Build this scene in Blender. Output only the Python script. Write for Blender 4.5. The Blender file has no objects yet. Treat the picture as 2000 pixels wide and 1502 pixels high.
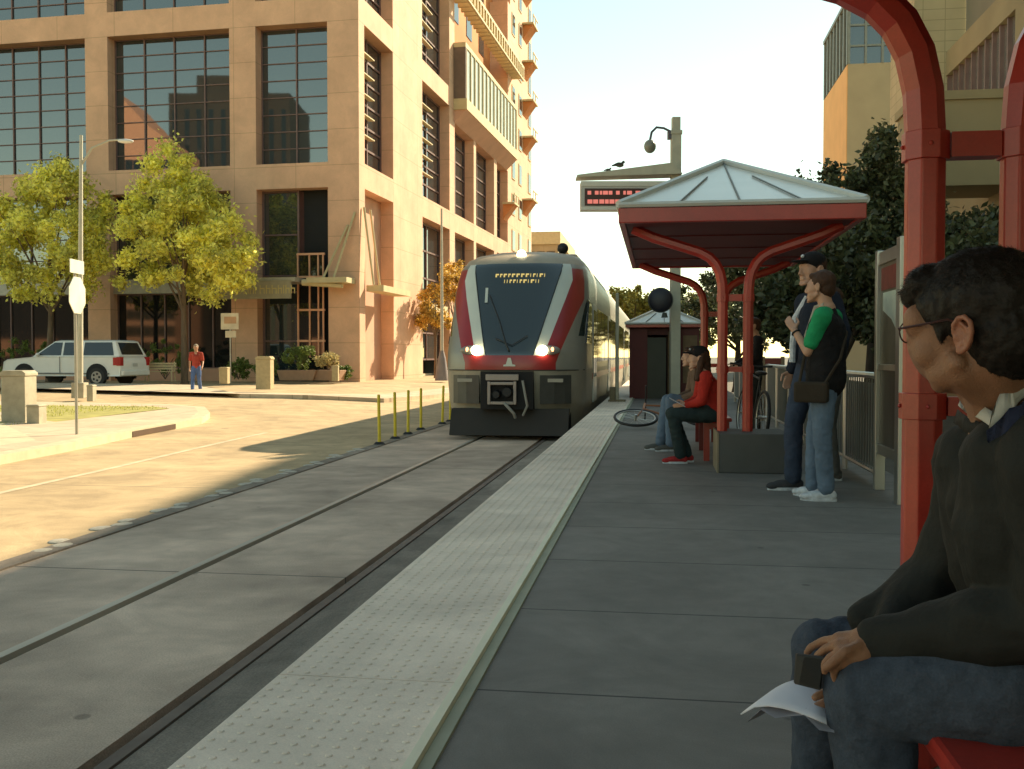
import bpy, bmesh, math, random
import numpy as np
from mathutils import Vector, Matrix, noise
random.seed(7); rng=np.random.default_rng(7)
S=bpy.context.scene; COL=S.collection
R_=math.radians
# ------------------------------------------------------------------ camera
F=1944.0; YAW=R_(8.34); PIT=math.atan(57/1944)
CR=Vector((math.cos(YAW),math.sin(YAW),0))
CF=Vector((-math.sin(YAW)*math.cos(PIT),math.cos(YAW)*math.cos(PIT),-math.sin(PIT)))
CU=CR.cross(CF); CC=Vector((0,0,1.1))
def ray(px,py): return CR*((px-1000)/F)+CF+CU*((751-py)/F)
def D(px,py,d): return CC+ray(px,py)*d
def gp(px,py,z=0):
    r=ray(px,py); return CC+r*((z-1.1)/r.z)
cam=bpy.data.cameras.new('Camera'); cam.lens=36*F/2000; cam.sensor_width=36; cam.clip_end=3000; cam.clip_start=.05
co=bpy.data.objects.new('Camera',cam); COL.objects.link(co)
co.location=CC; co.rotation_euler=Matrix((CR,CU,-CF)).transposed().to_euler()
S.camera=co
# ------------------------------------------------------------------ light
EL=R_(33); AZ=R_(55); SD=Vector((math.cos(AZ)*math.cos(EL),math.sin(AZ)*math.cos(EL),math.sin(EL)))
sl=bpy.data.lights.new('sun','SUN'); sl.energy=3.3; sl.angle=R_(.6); sl.color=(1,.82,.56)
so=bpy.data.objects.new('sun',sl); COL.objects.link(so); so.rotation_euler=SD.to_track_quat('Z','Y').to_euler()
W=bpy.data.worlds.new('World'); S.world=W; W.use_nodes=True; nt=W.node_tree
sk=nt.nodes.new('ShaderNodeTexSky'); sk.sky_type='NISHITA'; sk.sun_disc=False; sk.sun_elevation=EL; sk.sun_rotation=math.pi/2-AZ
sk.dust_density=.1; sk.air_density=1.0; sk.ozone_density=1.0
mx=nt.nodes.new('ShaderNodeMixRGB'); mx.blend_type='MULTIPLY'; mx.inputs[0].default_value=1; mx.inputs[2].default_value=(.68,.61,.385,1)
nt.links.new(sk.outputs[0],mx.inputs[1]); bg=nt.nodes['Background']; nt.links.new(mx.outputs[0],bg.inputs[0]); bg.inputs[1].default_value=.145
S.view_settings.view_transform='Standard'; S.view_settings.look='None'; S.view_settings.exposure=1.62; S.view_settings.gamma=1
# ------------------------------------------------------------------ materials
MATS={}
def lin(c): return tuple(((v/255)/12.92 if v/255<=.04045 else ((v/255+.055)/1.055)**2.4) for v in c)
def mat(name,col,rough=.7,metal=0,var=.12,sc=3,bump=0,bsc=40,emit=None,es=1,spec=None,island=0,trans=0,stretch=None,stain=0):
    if name in MATS: return MATS[name]
    m=bpy.data.materials.new(name); m.use_nodes=True; n=m.node_tree; N=n.nodes; L=n.links
    b=N['Principled BSDF']; b.inputs['Roughness'].default_value=rough; b.inputs['Metallic'].default_value=metal
    if spec is not None: b.inputs['Specular IOR Level'].default_value=spec
    tc=N.new('ShaderNodeTexCoord'); vec=tc.outputs['Object']
    if stretch:
        mp=N.new('ShaderNodeMapping'); mp.inputs['Scale'].default_value=stretch; L.new(vec,mp.inputs[0]); vec=mp.outputs[0]
    t=N.new('ShaderNodeTexNoise'); t.inputs['Scale'].default_value=sc; t.inputs['Detail'].default_value=6; L.new(vec,t.inputs['Vector'])
    r=N.new('ShaderNodeMapRange'); r.inputs[1].default_value=.3; r.inputs[2].default_value=.7; r.inputs[3].default_value=1-var; r.inputs[4].default_value=1+var
    L.new(t.outputs['Fac'],r.inputs[0]); val=r.outputs[0]
    if stain:
        t2=N.new('ShaderNodeTexNoise'); t2.inputs['Scale'].default_value=sc*.17; t2.inputs['Detail'].default_value=3; L.new(vec,t2.inputs['Vector'])
        r2=N.new('ShaderNodeMapRange'); r2.inputs[1].default_value=.35; r2.inputs[2].default_value=.65; r2.inputs[3].default_value=1-stain; r2.inputs[4].default_value=1+stain*.4
        L.new(t2.outputs['Fac'],r2.inputs[0]); q=N.new('ShaderNodeMath'); q.operation='MULTIPLY'; L.new(val,q.inputs[0]); L.new(r2.outputs[0],q.inputs[1]); val=q.outputs[0]
    if island:
        g=N.new('ShaderNodeNewGeometry'); r3=N.new('ShaderNodeMapRange'); r3.inputs[3].default_value=1-island; r3.inputs[4].default_value=1+island
        L.new(g.outputs['Random Per Island'],r3.inputs[0]); q=N.new('ShaderNodeMath'); q.operation='MULTIPLY'; L.new(val,q.inputs[0]); L.new(r3.outputs[0],q.inputs[1]); val=q.outputs[0]
    v=N.new('ShaderNodeVectorMath'); v.operation='SCALE'; v.inputs[0].default_value=col[:3]; L.new(val,v.inputs['Scale'])
    L.new(v.outputs[0],b.inputs['Base Color'])
    if bump:
        t3=N.new('ShaderNodeTexNoise'); t3.inputs['Scale'].default_value=bsc; t3.inputs['Detail'].default_value=4; L.new(vec,t3.inputs['Vector'])
        bp=N.new('ShaderNodeBump'); bp.inputs['Strength'].default_value=min(1,bump); bp.inputs['Distance'].default_value=.01*max(1,bump); L.new(t3.outputs['Fac'],bp.inputs['Height']); L.new(bp.outputs[0],b.inputs['Normal'])
    if emit:
        b.inputs['Emission Color'].default_value=(*emit,1); b.inputs['Emission Strength'].default_value=es
    if trans:
        tr=N.new('ShaderNodeBsdfTranslucent'); L.new(v.outputs[0],tr.inputs[0]); mxs=N.new('ShaderNodeMixShader'); mxs.inputs[0].default_value=trans
        L.new(b.outputs[0],mxs.inputs[1]); L.new(tr.outputs[0],mxs.inputs[2]); L.new(mxs.outputs[0],N['Material Output'].inputs[0])
    MATS[name]=m; return m
def weather(m,grain=.12,gs=160,spots=.5,ss=2.2,th=.10,dark=.45,scuff=0):
    """fine grain plus scattered dark spots on an existing material"""
    n=m.node_tree; N=n.nodes; L=n.links; b=N['Principled BSDF']; src=b.inputs['Base Color'].links[0].from_socket
    g=N.new('ShaderNodeNewGeometry'); pos=g.outputs['Position']
    t=N.new('ShaderNodeTexNoise'); t.inputs['Scale'].default_value=gs; t.inputs['Detail'].default_value=3; L.new(pos,t.inputs['Vector'])
    r=N.new('ShaderNodeMapRange'); r.inputs[1].default_value=.35; r.inputs[2].default_value=.65; r.inputs[3].default_value=1-grain; r.inputs[4].default_value=1+grain; L.new(t.outputs['Fac'],r.inputs[0])
    v=N.new('ShaderNodeTexVoronoi'); v.inputs['Scale'].default_value=ss; L.new(pos,v.inputs['Vector'])
    r2=N.new('ShaderNodeMapRange'); r2.inputs[1].default_value=th*.7; r2.inputs[2].default_value=th; r2.inputs[3].default_value=dark; r2.inputs[4].default_value=1; L.new(v.outputs['Distance'],r2.inputs[0])
    q=N.new('ShaderNodeMath'); q.operation='MULTIPLY'; L.new(r.outputs[0],q.inputs[0]); L.new(r2.outputs[0],q.inputs[1]); out=q.outputs[0]
    t3=N.new('ShaderNodeTexNoise'); t3.inputs['Scale'].default_value=1.1; t3.inputs['Detail'].default_value=9; t3.inputs['Roughness'].default_value=.72; t3.inputs['Distortion'].default_value=1.2; L.new(pos,t3.inputs['Vector'])
    r3=N.new('ShaderNodeMapRange'); r3.inputs[1].default_value=.38; r3.inputs[2].default_value=.62; r3.inputs[3].default_value=1-spots*.35; r3.inputs[4].default_value=1+spots*.12; L.new(t3.outputs['Fac'],r3.inputs[0])
    q=N.new('ShaderNodeMath'); q.operation='MULTIPLY'; L.new(out,q.inputs[0]); L.new(r3.outputs[0],q.inputs[1]); out=q.outputs[0]
    s=N.new('ShaderNodeVectorMath'); s.operation='SCALE'; L.new(src,s.inputs[0]); L.new(out,s.inputs['Scale']); L.new(s.outputs[0],b.inputs['Base Color']); return m
def jointmat(name,col,px,py,w,dark,rough=.8,var=.1,sc=4,bump=.2,off=(0,0),stain=0):
    """pavement with a grid of thin joints in world x / y"""
    m=mat(name,col,rough,0,var,sc,bump,60,stain=stain); n=m.node_tree; N=n.nodes; L=n.links; b=N['Principled BSDF']
    src=b.inputs['Base Color'].links[0].from_socket
    g=N.new('ShaderNodeNewGeometry'); sx=N.new('ShaderNodeSeparateXYZ'); L.new(g.outputs['Position'],sx.inputs[0]); prev=None
    for i,(p,o) in enumerate(((px,off[0]),(py,off[1]))):
        if not p: continue
        a=N.new('ShaderNodeMath'); a.operation='ADD'; a.inputs[1].default_value=o+1000*p; L.new(sx.outputs[i],a.inputs[0])
        f=N.new('ShaderNodeMath'); f.operation='MODULO'; f.inputs[1].default_value=p; L.new(a.outputs[0],f.inputs[0])
        c=N.new('ShaderNodeMath'); c.operation='LESS_THAN'; c.inputs[1].default_value=w; L.new(f.outputs[0],c.inputs[0])
        if prev is None: prev=c.outputs[0]
        else:
            q=N.new('ShaderNodeMath'); q.operation='MAXIMUM'; L.new(prev,q.inputs[0]); L.new(c.outputs[0],q.inputs[1]); prev=q.outputs[0]
    mm=N.new('ShaderNodeMixRGB'); L.new(prev,mm.inputs[0]); L.new(src,mm.inputs[1]); mm.inputs[2].default_value=(*dark,1); L.new(mm.outputs[0],b.inputs['Base Color'])
    return m
def brickmat(name,c1,c2,mortar,scale=1,bw=.5,rh=.25,rough=.8):
    m=bpy.data.materials.new(name); m.use_nodes=True; N=m.node_tree.nodes; L=m.node_tree.links; b=N['Principled BSDF']; b.inputs['Roughness'].default_value=rough
    tc=N.new('ShaderNodeTexCoord'); mp=N.new('ShaderNodeMapping'); mp.inputs['Rotation'].default_value=(R_(90),0,0); 
    g=N.new('ShaderNodeSeparateXYZ'); L.new(tc.outputs['Object'],g.inputs[0]); ad=N.new('ShaderNodeMath'); L.new(g.outputs[0],ad.inputs[0]); L.new(g.outputs[1],ad.inputs[1])
    cb=N.new('ShaderNodeCombineXYZ'); L.new(ad.outputs[0],cb.inputs[0]); L.new(g.outputs[2],cb.inputs[1])
    t=N.new('ShaderNodeTexBrick'); t.inputs['Scale'].default_value=scale; t.inputs['Brick Width'].default_value=bw; t.inputs['Row Height'].default_value=rh; t.inputs['Mortar Size'].default_value=.015; t.offset=0
    t.inputs['Color1'].default_value=(*c1,1); t.inputs['Color2'].default_value=(*c2,1); t.inputs['Mortar'].default_value=(*mortar,1); L.new(cb.outputs[0],t.inputs[0])
    nz=N.new('ShaderNodeTexNoise'); nz.inputs['Scale'].default_value=.6; nz.inputs['Detail'].default_value=8; L.new(tc.outputs['Object'],nz.inputs[0])
    r=N.new('ShaderNodeMapRange'); r.inputs[1].default_value=.3; r.inputs[2].default_value=.7; r.inputs[3].default_value=.86; r.inputs[4].default_value=1.1; L.new(nz.outputs['Fac'],r.inputs[0])
    v=N.new('ShaderNodeVectorMath'); v.operation='SCALE'; L.new(t.outputs['Color'],v.inputs[0]); L.new(r.outputs[0],v.inputs['Scale']); L.new(v.outputs[0],b.inputs['Base Color']); MATS[name]=m; return m
M_stucco=brickmat('hotel_stucco',(.74,.45,.29),(.72,.435,.28),(.50,.30,.18),1,3.2,1.7)
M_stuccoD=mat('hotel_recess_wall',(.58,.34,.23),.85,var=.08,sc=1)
M_orange=mat('orange_stucco',(.62,.24,.08),.85,var=.08,sc=1)
M_cream=mat('cream_trim',(.55,.46,.26),.7,var=.08)
def glass(name,col,rough=.03,spec=.9):
    m=mat(name,col,rough,0,.05,.4,spec=spec); return m
M_hglass=mat('hotel_glass',(.022,.035,.04),.02,0,.05,.4,.035,.9,spec=1.0); M_hglass.node_tree.nodes['Principled BSDF'].inputs['IOR'].default_value=1.75
M_dglass=glass('dark_glass',(.012,.013,.014),.04,.6)
M_mull=mat('bronze_mullion',(.17,.10,.09),.5)
M_mullr=mat('salmon_mullion',(.75,.38,.22),.5)
M_dark=mat('dark_void',(.01,.01,.011),.8)
M_black=mat('black_rubber',(.012,.012,.013),.6)
M_red=mat('red_paint',(.42,.034,.022),.32,0,.08,2,.05,30,spec=.6)
M_redd=mat('dark_red_paint',(.16,.016,.014),.4,0,.1,3)
M_steel=mat('brushed_steel',(.55,.55,.52),.35,.9,.08,6,stretch=(1,1,.1))
M_alu=mat('painted_aluminium',(.62,.62,.57),.4,.1,.05)
M_galv=mat('galvanised_pole',(.42,.40,.33),.5,.3,.1,5)
M_cream2=mat('pole_cream',(.5,.48,.38),.5,0,.08,5)
M_white=mat('white_paint',(.75,.75,.72),.35,0,.04,4)
M_roofglass=mat('frosted_roof_panel',(.70,.68,.60),.25,0,.08,1.2,spec=.7)
M_conc=mat('cast_concrete',(.42,.38,.28),.9,0,.12,6,.4,50,stain=.15)
M_green=mat('planter_leaf',(.17,.23,.05),.6,island=.5,trans=.25)
M_bark=mat('bark',(.16,.11,.07),.95,0,.3,12,.8,30,stretch=(1,1,.2))
M_barkD=mat('dark_bark',(.06,.045,.03),.95,0,.3,12,.8,30,stretch=(1,1,.2))
M_leaf1=mat('maple_leaf',(.88,.84,.22),.55,0,.25,.5,island=.5,trans=.55)
M_leaf2=mat('autumn_leaf',(.58,.38,.08),.55,0,.3,.7,island=.5,trans=.35)
M_leaf3=mat('oak_leaf',(.085,.10,.045),.5,0,.3,.5,island=.6,trans=.25)
M_leaf4=mat('far_leaf',(.30,.28,.06),.55,0,.3,.4,island=.5,trans=.3)
M_skin=mat('skin',(.33,.155,.085),.5,0,.06,12,.1,150); 
M_skin2=mat('light_skin',(.48,.27,.18),.5,0,.06,12)
M_led=mat('amber_led',(.3,.2,.05),.5,emit=(1,.75,.25),es=.22)
M_ledr=mat('red_led',(.3,.05,.03),.5,emit=(1,.28,.22),es=.22)
M_lamp=mat('train_lamp',(.9,.85,.6),.3,emit=(1,.85,.5),es=5)
M_lampo=mat('train_marker_lamp',(.9,.4,.15),.3,emit=(1,.35,.15),es=1.5)
# ------------------------------------------------------------------ mesh builder
class MB:
    def __init__(s): s.v=[]; s.f=[]; s.m=[]; s.cur=0
    def add(s,vs,fs):
        o=len(s.v); s.v+= [tuple(v) for v in vs]; s.f+=[tuple(i+o for i in f) for f in fs]; s.m+=[s.cur]*len(fs); return s
    def bx(s,x0,x1,y0,y1,z0,z1,M=None):
        vs=[Vector((x,y,z)) for z in (z0,z1) for y in (y0,y1) for x in (x0,x1)]
        if M: vs=[M@v for v in vs]
        return s.add(vs,[(0,2,3,1),(4,5,7,6),(0,1,5,4),(2,6,7,3),(0,4,6,2),(1,3,7,5)])
    def cone(s,p0,p1,r0,r1=None,n=12,cap=True,ph=0):
        p0=Vector(p0);p1=Vector(p1); r1=r0 if r1 is None else r1; d=(p1-p0)
        if d.length<1e-6: return s
        a=d.normalized().orthogonal().normalized() if abs(d.normalized().z)<.9 else Vector((1,0,0)); a=(a-a.dot(d.normalized())*d.normalized()).normalized(); b=d.normalized().cross(a)
        vs=[]
        for p,r in ((p0,r0),(p1,r1)):
            for i in range(n):
                t=2*math.pi*(i+ph)/n; vs.append(p+a*math.cos(t)*r+b*math.sin(t)*r)
        fs=[(i,(i+1)%n,n+(i+1)%n,n+i) for i in range(n)]
        if cap: fs+=[tuple(range(n-1,-1,-1)),tuple(range(n,2*n))]
        return s.add(vs,fs)
    def tube(s,pts,r,n=8,ph=0,up=None):
        pts=[Vector(p) for p in pts]; k=len(pts); rs=r if isinstance(r,(list,tuple)) else [r]*k
        vs=[];fs=[]; t0=(pts[1]-pts[0]).normalized(); a=Vector(up) if up else (Vector((0,1,0)) if abs(t0.y)<.9 else Vector((1,0,0)))
        for i,p in enumerate(pts):
            t=((pts[min(i+1,k-1)]-pts[max(i-1,0)])).normalized(); a=(a-a.dot(t)*t).normalized(); b=t.cross(a)
            for j in range(n):
                q=2*math.pi*(j+ph)/n; vs.append(p+(a*math.cos(q)+b*math.sin(q))*rs[i])
        for i in range(k-1):
            for j in range(n): fs.append((i*n+j,i*n+(j+1)%n,(i+1)*n+(j+1)%n,(i+1)*n+j))
        fs+=[tuple(range(n-1,-1,-1)),tuple(range((k-1)*n,k*n))]
        return s.add(vs,fs)
    def ring(s,c,ax,R,r,n=28,k=6):
        ax=Vector(ax).normalized(); a=ax.orthogonal().normalized(); b=ax.cross(a); c=Vector(c); vs=[];fs=[]
        for i in range(n):
            t=2*math.pi*i/n; d=a*math.cos(t)+b*math.sin(t)
            for j in range(k):
                q=2*math.pi*j/k; vs.append(c+d*(R+r*math.cos(q))+ax*r*math.sin(q))
        for i in range(n):
            for j in range(k): fs.append((i*k+j,((i+1)%n)*k+j,((i+1)%n)*k+(j+1)%k,i*k+(j+1)%k))
        return s.add(vs,fs)
    def ell(s,c,r,M=None,seg=16,ring=10):
        c=Vector(c); r=(r,r,r) if not isinstance(r,(tuple,list)) else r; vs=[Vector((0,0,r[2]))]
        for i in range(1,ring):
            t=math.pi*i/ring
            for j in range(seg): q=2*math.pi*j/seg; vs.append(Vector((r[0]*math.sin(t)*math.cos(q),r[1]*math.sin(t)*math.sin(q),r[2]*math.cos(t))))
        vs.append(Vector((0,0,-r[2]))); fs=[(0,1+j,1+(j+1)%seg) for j in range(seg)]
        for i in range(ring-2):
            for j in range(seg): a=1+i*seg; fs.append((a+j,a+seg+j,a+seg+(j+1)%seg,a+(j+1)%seg))
        a=1+(ring-2)*seg; fs+=[(a+j,len(vs)-1,a+(j+1)%seg) for j in range(seg)]
        if M: vs=[M@v for v in vs]
        return s.add([c+v for v in vs],fs)
    def prism(s,poly,y0,y1,M=None,ax=1):
        """poly in (x,z), extruded along y (ax=1); ax=0: poly in (y,z) along x; ax=2: poly in (x,y) along z"""
        n=len(poly)
        def mk(a,b,c): return Vector((a,c,b)) if ax==1 else (Vector((c,a,b)) if ax==0 else Vector((a,b,c)))
        vs=[mk(a,b,y0) for a,b in poly]+[mk(a,b,y1) for a,b in poly]
        if M: vs=[M@v for v in vs]
        return s.add(vs,[tuple(range(n)),tuple(range(2*n-1,n-1,-1))]+[(i,n+i,n+(i+1)%n,(i+1)%n) for i in range(n)])
    def quad(s,a,b,c,d): return s.add([Vector(a),Vector(b),Vector(c),Vector(d)],[(0,1,2,3)])
    def build(s,name,m,parent=None,smooth=False,bevel=0,world=False,fix=True):
        me=bpy.data.meshes.new(name); me.from_pydata(s.v,[],s.f)
        for mm in (m if isinstance(m,(list,tuple)) else [m]): me.materials.append(mm)
        if isinstance(m,(list,tuple)): me.polygons.foreach_set('material_index',s.m)
        if fix:
            b=bmesh.new(); b.from_mesh(me); bmesh.ops.recalc_face_normals(b,faces=b.faces); b.to_mesh(me); b.free()
        o=bpy.data.objects.new(name,me); COL.objects.link(o)
        if smooth:
            me.polygons.foreach_set('use_smooth',[True]*len(me.polygons))
            if smooth!=2: 
                me.update(); 
                try: me.set_sharp_from_angle(angle=R_(38))
                except Exception: pass
        if bevel:
            bm=o.modifiers.new('b','BEVEL'); bm.width=bevel; bm.segments=2; bm.limit_method='ANGLE'; bm.angle_limit=R_(40)
        if parent: par(o,parent,world)
        return o
def par(o,p,world=False):
    o.parent=p
    if world: o.matrix_parent_inverse=wm(p).inverted()
def wm(o):
    m=Matrix.LocRotScale(o.location,o.rotation_euler,o.scale)
    return (wm(o.parent)@o.matrix_parent_inverse@m) if o.parent else m
def tag(o,label=None,cat=None,group=None,kind=None):
    if label: o['label']=label
    if cat: o['category']=cat
    if group: o['group']=group
    if kind: o['kind']=kind
    return o
def empty(name,label,cat,loc=(0,0,0),rz=0,group=None):
    o=bpy.data.objects.new(name,None); COL.objects.link(o); o.location=loc; o.rotation_euler=(0,0,rz); o.empty_display_size=.1
    return tag(o,label,cat,group)
def copy_tree(o,parent=None):
    c=o.copy(); COL.objects.link(c)
    if parent: c.parent=parent; c.matrix_parent_inverse=o.matrix_parent_inverse.copy()
    for ch in list(o.children): copy_tree(ch,c)
    return c
def struct(o): return tag(o,kind='structure')
# organic bodies: closed lumps fused by a voxel remesh, then smoothed
def fuse(name,mb,m,voxel,smooth,parent=None,world=True,wr=None,tweak=None):
    o=mb.build('tmp_'+name,m,fix=False)
    r=o.modifiers.new('r','REMESH'); r.mode='VOXEL'; r.voxel_size=voxel
    if smooth: s=o.modifiers.new('s','SMOOTH'); s.factor=.5; s.iterations=smooth
    dg=bpy.context.evaluated_depsgraph_get(); me=bpy.data.meshes.new_from_object(o.evaluated_get(dg)); bpy.data.objects.remove(o)
    me.name=name; me.polygons.foreach_set('use_smooth',[True]*len(me.polygons))
    if wr:
        amp,sc,st=wr
        nn=[Vector(v.normal) for v in me.vertices]
        for v,n in zip(me.vertices,nn):
            q=Vector((v.co.x*st[0],v.co.y*st[1],v.co.z*st[2]))*sc
            v.co+=n*amp*(1-2*abs(noise.noise(q)))*.6+n*amp*.5*noise.noise(q*2.3)
    if tweak:
        for v in me.vertices: v.co=tweak(v.co.copy())
    me.materials.clear(); me.materials.append(m)
    ob=bpy.data.objects.new(name,me); COL.objects.link(ob)
    if parent: par(ob,parent,world)
    return ob
def cap(mb,p0,r0,p1,r1,n=14):
    mb.cone(p0,p1,r0,r1,n); mb.ell(p0,r0,None,n,8); mb.ell(p1,r1,None,n,8); return mb
def chain(mb,pts,rs):
    for i in range(len(pts)-1): cap(mb,pts[i],rs[i],pts[i+1],rs[i+1])
# ------------------------------------------------------------------ terrain
def ss(t): t=max(0,min(1,t)); return t*t*(3-2*t)
def g(x,y): return -.6+.42*ss((y-16)/26)*ss((-x-6.5)/6)
def sheet(name,xs,ys,off,m,h=None):
    mb=MB(); nx=len(xs); vs=[(x,y,(h or g)(x,y)+off) for y in ys for x in xs]
    fs=[(j*nx+i,j*nx+i+1,(j+1)*nx+i+1,(j+1)*nx+i) for j in range(len(ys)-1) for i in range(nx-1)]
    mb.add(vs,fs); o=mb.build(name,m,smooth=2,fix=False); return o
def fr(a,b,n): return [a+(b-a)*i/n for i in range(n+1)]
M_road=jointmat('sunlit_road_surface',(.54,.40,.23),0,6.0,.03,(.26,.2,.13),.85,.10,2.2,.25,stain=.15)
M_base=mat('ground_earth',(.10,.09,.07),.9)
M_pave=jointmat('pavement_concrete',(.60,.48,.34),1.5,1.5,.03,(.36,.28,.19),.85,.08,3,.2,stain=.1)
M_kerb=mat('kerb_concrete',(.55,.50,.34),.85,0,.1,5,.2,40)
M_track=jointmat('track_slab_concrete',(.62,.47,.36),0,7.3,.02,(.12,.11,.09),.88,.16,2.5,.45,stain=.30)
M_trackside=mat('track_edge_band',(.30,.25,.20),.88,0,.2,5,.5,40,stain=.25,stretch=(1,.25,1))
M_plat=jointmat('platform_slab',(.20,.185,.165),0,1.06,.012,(.035,.038,.036),.75,.08,7,.12,off=(0,-.01),stain=.12)
M_tact=mat('tactile_paving',(.90,.75,.61),.7,0,.07,3,.1,80,stain=.1)
M_tacte=mat('platform_edge_strip',(.78,.74,.56),.6,0,.05,4)
M_dirt=mat('track_gap_dirt',(.07,.055,.04),.95,0,.3,8,.6,40)
weather(M_plat,.10,220,.5,1.9,.045,.55); weather(M_tact,.06,200,.45,1.3,.03,.6); weather(M_track,.16,120,.42,1.1,.05,.6); weather(M_red,.05,120,.55,9,.05,.45); weather(M_road,.10,70,.6,.45,.05,.65); weather(M_trackside,.2,120,.8); weather(M_pave,.06,90,.3,.6,.03,.7)
M_grass=mat('lawn_blade',(.42,.42,.07),.7,0,.3,2,island=.4,trans=.3)
M_grassb=mat('lawn_base',(.36,.33,.10),.9,0,.25,3)
struct(sheet('ground',[-400,-200,-100]+fr(-60,-12,24)+fr(-10,10,10)+[30,100,400],[-200,-60]+fr(-20,80,50)+[120,200,400,900],-.14,M_base))
struct(sheet('road',[-200,-100]+fr(-60,-5.32,40),[-60]+fr(-20,80,50)+[120,300],0,M_road))
mb=MB(); y0,y1=-12,150
for a,b in ((-5.12,-3.70),(-3.57,-2.36)): mb.bx(a,b,y0,y1,-.75,-.6)
struct(mb.build('track_bed',M_track))
struct(MB().bx(-2.215,-1.86,y0,y1,-.75,-.603).build('track_edge_band',M_trackside))
struct(MB().bx(-1.86,-1.2,y0,y1,-.8,-.66).build('track_gap',M_dirt))
struct(MB().bx(-5.32,-5.12,y0,y1,-.75,-.585).build('median_strip',M_trackside))
struct(MB().bx(-3.70,-3.57,y0,y1,-.8,-.68).bx(-2.36,-2.215,y0,y1,-.8,-.68).build('rail_groove',M_dark))
M_rail=mat('rail_steel',(.55,.50,.42),.5,.2,.15,6,stretch=(1,.1,1)); M_railr=mat('rail_rust',(.15,.12,.10),.7,.2,.2,6)
for nm,lab,x0,x1 in (('rail','left rail sunk in the concrete, further from the platform',-3.70,-3.635),('rail','right rail beside the dark groove, nearer the platform',-2.285,-2.22)):
    e=empty(nm,lab,'rail',(x0,0,-.6),0,'tram rails sunk in the street')
    MB().bx(x0,x1,y0,y1,-.68,-.592).build('rail_head',M_rail if x0<-3 else M_railr,e,world=True)
# platform
PX0,PX1=-1.24,2.15
struct(MB().bx(-.60,PX1,-6,44,-.6,0).bx(PX0+.02,-.60,-6,44,-.6,-.02).build('platform',M_plat))
mb=MB(); mb.cur=0; seg=fr(-5.68,43,38)
L=1.06; y=-5.29
while y<43:
    mb.cur=0; mb.bx(-1.262,-.655,y,y+L*2-.006,-.05,.022)
    y+=2*L
dv=[];df=[]
ys=np.arange(1.4,24,.0605); xs=np.arange(-1.235,-.68,.0605)
for yy in ys:
    near=yy<7; n=8 if near else 5
    for xx in xs:
        o=len(dv)
        for z,r in ((.0225,.0115),(.0258,.0075)):
            for i in range(n):
                t=2*math.pi*i/n; dv.append((xx+r*math.cos(t),yy+r*math.sin(t),z))
        df+=[(o+i,o+(i+1)%n,o+n+(i+1)%n,o+n+i) for i in range(n)]+[tuple(range(o+n,o+2*n))]
mb.add(dv,df); struct(mb.build('tactile_paving',M_tact,fix=False))
struct(MB().bx(-.653,-.625,-6,43,-.05,.032).build('platform_edge_strip',M_tacte))
struct(MB().bx(-.624,-.585,-6,43,-.05,.012).build('platform_edge_band',mat('edge_band_grey',(.36,.37,.27),.7,0,.1,5)))
# pavement island on the left with kerb, rounded nose
isl=[gp(-420,985,-.45),gp(-120,920,-.45),gp(0,889,-.45),gp(120,868,-.45),gp(250,843,-.45),gp(345,828,-.45),gp(395,820,-.45),gp(410,812,-.45),gp(400,804,-.45),gp(330,800,-.45),gp(160,797,-.45),gp(-100,793,-.45),gp(-420,790,-.45)]
def gslab(name,poly,th,m,sub=1):
    mb=MB(); n=len(poly); top=[(p.x,p.y,g(p.x,p.y)+th) for p in poly]; bot=[(p.x,p.y,g(p.x,p.y)-.1) for p in poly]
    c=sum((Vector(t) for t in top),Vector())/n
    bm=bmesh.new(); tv=[bm.verts.new(v) for v in top]; bv=[bm.verts.new(v) for v in bot]
    bm.faces.new(tv)
    for i in range(n): bm.faces.new((tv[i],bv[i],bv[(i+1)%n],tv[(i+1)%n]))
    bmesh.ops.triangulate(bm,faces=[f for f in bm.faces if len(f.verts)>4]); bmesh.ops.recalc_face_normals(bm,faces=bm.faces)
    me=bpy.data.meshes.new(name); bm.to_mesh(me); bm.free(); me.materials.append(m); o=bpy.data.objects.new(name,me); COL.objects.link(o); return o
def inset(poly,d):
    n=len(poly); out=[]
    for i in range(n):
        a=poly[i-1];b=poly[i];c=poly[(i+1)%n]; e1=(b-a).normalized();e2=(c-b).normalized(); nn=Vector((-(e1.y+e2.y),e1.x+e2.x,0)); 
        if nn.length<1e-4: nn=Vector((-e1.y,e1.x,0))
        out.append(b+nn.normalized()*d)
    return out
struct(gslab('kerb',isl,.15,M_kerb)); struct(gslab('pavement',inset(isl,.28),.155,M_pave))
gr=[gp(-420,905,-.45),gp(-60,842,-.45),gp(50,836,-.45),gp(110,828,-.45),gp(220,822,-.45),gp(300,808,-.45),gp(255,802,-.45),gp(0,799,-.45),gp(-420,798,-.45)]
gr=[gp(-420,860,-.45),gp(-60,838,-.45),gp(30,836,-.45),gp(62,826,-.45),gp(110,820,-.45),gp(210,811,-.45),gp(330,807,-.45),gp(300,804,-.45),gp(0,801,-.45),gp(-420,797,-.45)]
struct(gslab('lawn_base',gr,.162,M_grassb))
def inpoly(x,y,P):
    c=False; n=len(P); j=n-1
    for i in range(n):
        if (P[i].y>y)!=(P[j].y>y) and x<(P[j].x-P[i].x)*(y-P[i].y)/(P[j].y-P[i].y)+P[i].x: c=not c
        j=i
    return c
gv=[];gf=[]
mnx=max(min(p.x for p in gr),-24);mxx=max(p.x for p in gr);mny=min(p.y for p in gr);mxy=max(p.y for p in gr)
k=0
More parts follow.
